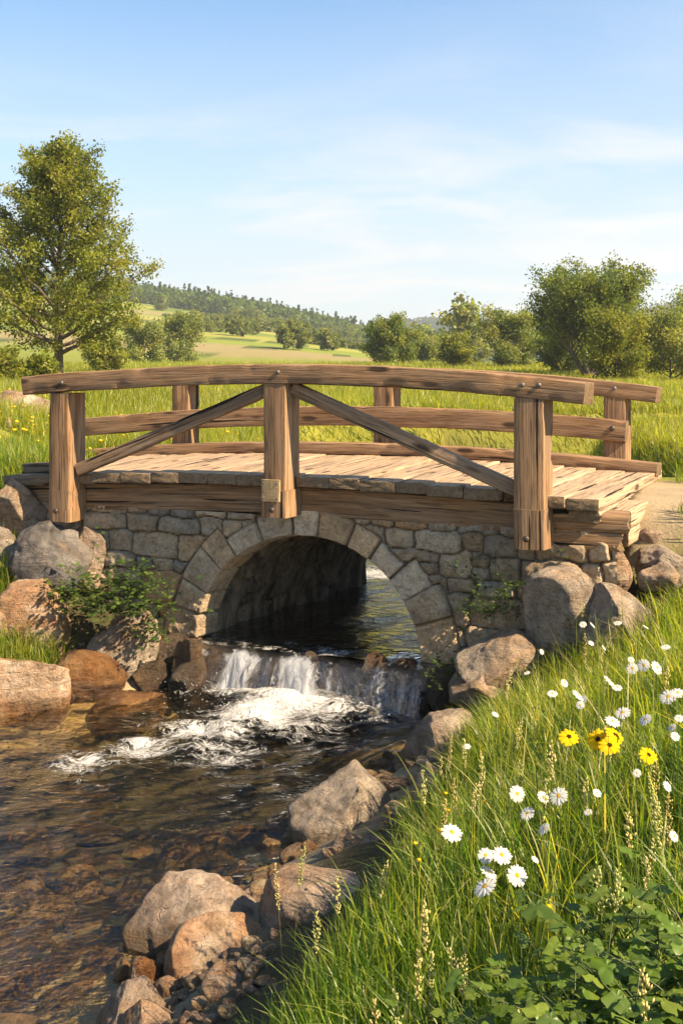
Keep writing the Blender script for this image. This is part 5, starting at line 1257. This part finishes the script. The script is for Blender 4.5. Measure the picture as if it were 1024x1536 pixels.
# seed heads of grass: stem and panicle, copies of five
seeds = []
def seed_stalk(seed, H, hl, col, dens):
    rng = np.random.default_rng(seed); s = np.linspace(0, 1, 9); az = rng.uniform(0, 6.28); b = rng.uniform(.04, .16)
    pts = np.stack([b * H * s ** 2 * math.cos(az), b * H * s ** 2 * math.sin(az), H * s], -1); st = tube(pts, .0016 * (1.1 - .7 * s), 5)
    n = dens; f = 1 - hl / H * rng.random(n) ** .9; P = np.stack([np.interp(f, s, pts[:, k]) for k in range(3)], -1)
    g = (1 - f) / (hl / H); a = rng.uniform(0, 6.28, n); ro_ = .012 * np.sin(np.clip(g * 2.6 + .25, 0, 3.1)) * rng.uniform(.3, 1.3, n)
    P = P + np.stack([np.cos(a) * ro_, np.sin(a) * ro_, ro_ * .8], -1)
    d = np.stack([np.cos(a) * .5, np.sin(a) * .5, np.ones(n)], -1); d /= np.linalg.norm(d, axis=1, keepdims=True); c = np.cross(d, [0.3, .5, .1]); c /= np.linalg.norm(c, axis=1, keepdims=True); e = np.cross(d, c)
    L = rng.uniform(.008, .014, n)[:, None]; W = L * .26
    V = np.stack([P - d * L * .5, P + c * W, P + e * W, P - c * W, P - e * W, P + d * L * .6], 1).reshape(-1, 3); i = (np.arange(n) * 6)[:, None, None]
    fs = np.array([[0, 2, 1], [0, 3, 2], [0, 4, 3], [0, 1, 4], [5, 1, 2], [5, 2, 3], [5, 3, 4], [5, 4, 1]])[None] + i
    return st, (V, fs.reshape(-1, 3), np.repeat(np.array(col) * rng.uniform(.8, 1.2, (n, 1)), 6, 0))
SC = [[.62, .56, .22], [.54, .54, .20], [.64, .58, .28], [.47, .50, .17], [.60, .50, .20]]
for k in range(5):
    st, (V, Fc, C) = seed_stalk(600 + k, 1.0 * .5, .12 + .02 * k, SC[k], 50 + 8 * k)
    t = thing('seed_stalk', (0, 0, -9), 'tall grass stalk with a dry yellow seed head on the bank', 'grass stalk', 'grass stalks with seed heads')
    mesh_obj('stem', *st, M['straw'], t, attrs={'col': ('FLOAT_COLOR', np.tile([.20, .20, .06], (len(st[0]), 1)))}, loc=(0, 0, 0))
    mesh_obj('seed_head', V, Fc, M['straw'], t, smooth=False, attrs={'col': ('FLOAT_COLOR', C)}, loc=(0, 0, 0)); seeds.append(t)
SP = [(610, 1420), (640, 1440), (700, 1400), (722, 1415), (600, 1480), (580, 1490), (690, 1350), (635, 1350), (800, 1160), (888, 1160), (945, 1190), (1000, 1150), (985, 1140), (950, 1200), (880, 1150), (925, 1090), (832, 1090), (780, 1130), (740, 1165), (690, 1165), (660, 1130), (700, 1100), (735, 1000), (755, 1010), (815, 930), (825, 900), (850, 920), (870, 900), (900, 900), (912, 880), (945, 870), (960, 850), (880, 950), (1000, 1000), (1010, 1100), (1005, 1200), (960, 1250), (920, 1300), (890, 1290), (665, 1205), (715, 1130), (640, 1150), (610, 1210), (560, 1290), (440, 1270), (425, 1300), (395, 1260), (520, 1320), (480, 1350), (770, 1080), (845, 1000), (970, 1110)]
rng = np.random.default_rng(44)
extra = [(float(rng.uniform(620, 1020)), float(rng.uniform(960, 1500))) for _ in range(8)]
for i, (px, py) in enumerate([q for j, q in enumerate(SP) if j % 4 != 2] + extra):
    hh = rng.uniform(.42, .58); Yf = head_depth(px, py, hh); hd = PT(px, py, Yf); zg_ = float(hgt(hd[0], Yf))
    if zg_ < 0.12: continue
    t = seeds[i] if i < 5 else copy_tree(seeds[i % 5]); t.location = (hd[0], Yf, zg_ - .01); s = (hd[2] - zg_) / .5
    t.scale = (s * 1.0, s * 1.0, s); t.rotation_euler = (rng.uniform(-.12, .12), rng.uniform(-.12, .12), rng.uniform(0, 6.3))
# meadow flowers at the left end of the bridge, too small to show parts
fw = None
for i in range(110):
    Yf = rng.uniform(12.5, 19); px = rng.uniform(-20, 110) if i < 80 else rng.uniform(130, 420); x = (px - 512) / F * Yf
    u_, v_ = to_uv(np.array([x]), np.array([Yf]))
    if v_[0] < 3.05 and u_[0] > -3.3: continue
    if fw is None: fw = mesh_obj('meadow_flower', bV * .03, bF, M['petal'], attrs={'col': ('FLOAT_COLOR', np.tile([.80, .55, .03], (len(bV), 1)))}, loc=(0, 0, 0)); o = fw
    else: o = fw.copy(); COL.objects.link(o)
    o.location = (x, Yf, float(hgt(x, Yf)) + rng.uniform(.18, .32)); s = rng.uniform(.5, 1.1); o.scale = (s, s, s)
    tag(o, 'small yellow flower in the meadow grass beyond the left end of the bridge', 'flower', 'yellow meadow flowers')

# ------------------------------------------------------------------ HAZE: one closed box of even air round the whole place
m, nt = new_mat('air')
pv = N(nt, 'ShaderNodeVolumePrincipled', {'Color': (0.86, 0.91, 1.0, 1), 'Density': 0.00045, 'Anisotropy': 0.3}).outputs[0]
out(nt, None, pv)
bm = bmesh.new(); bmesh.ops.create_cube(bm, size=1)
V = np.array([q.co[:] for q in bm.verts]) * np.array([5600, 5600, 122]) + np.array([0, 0, 59]); Fc = [tuple(l.index for l in f.verts) for f in bm.faces]; bm.free()
hz = mesh_obj('haze', V, Fc, m, smooth=False); tag(hz, kind='stuff')
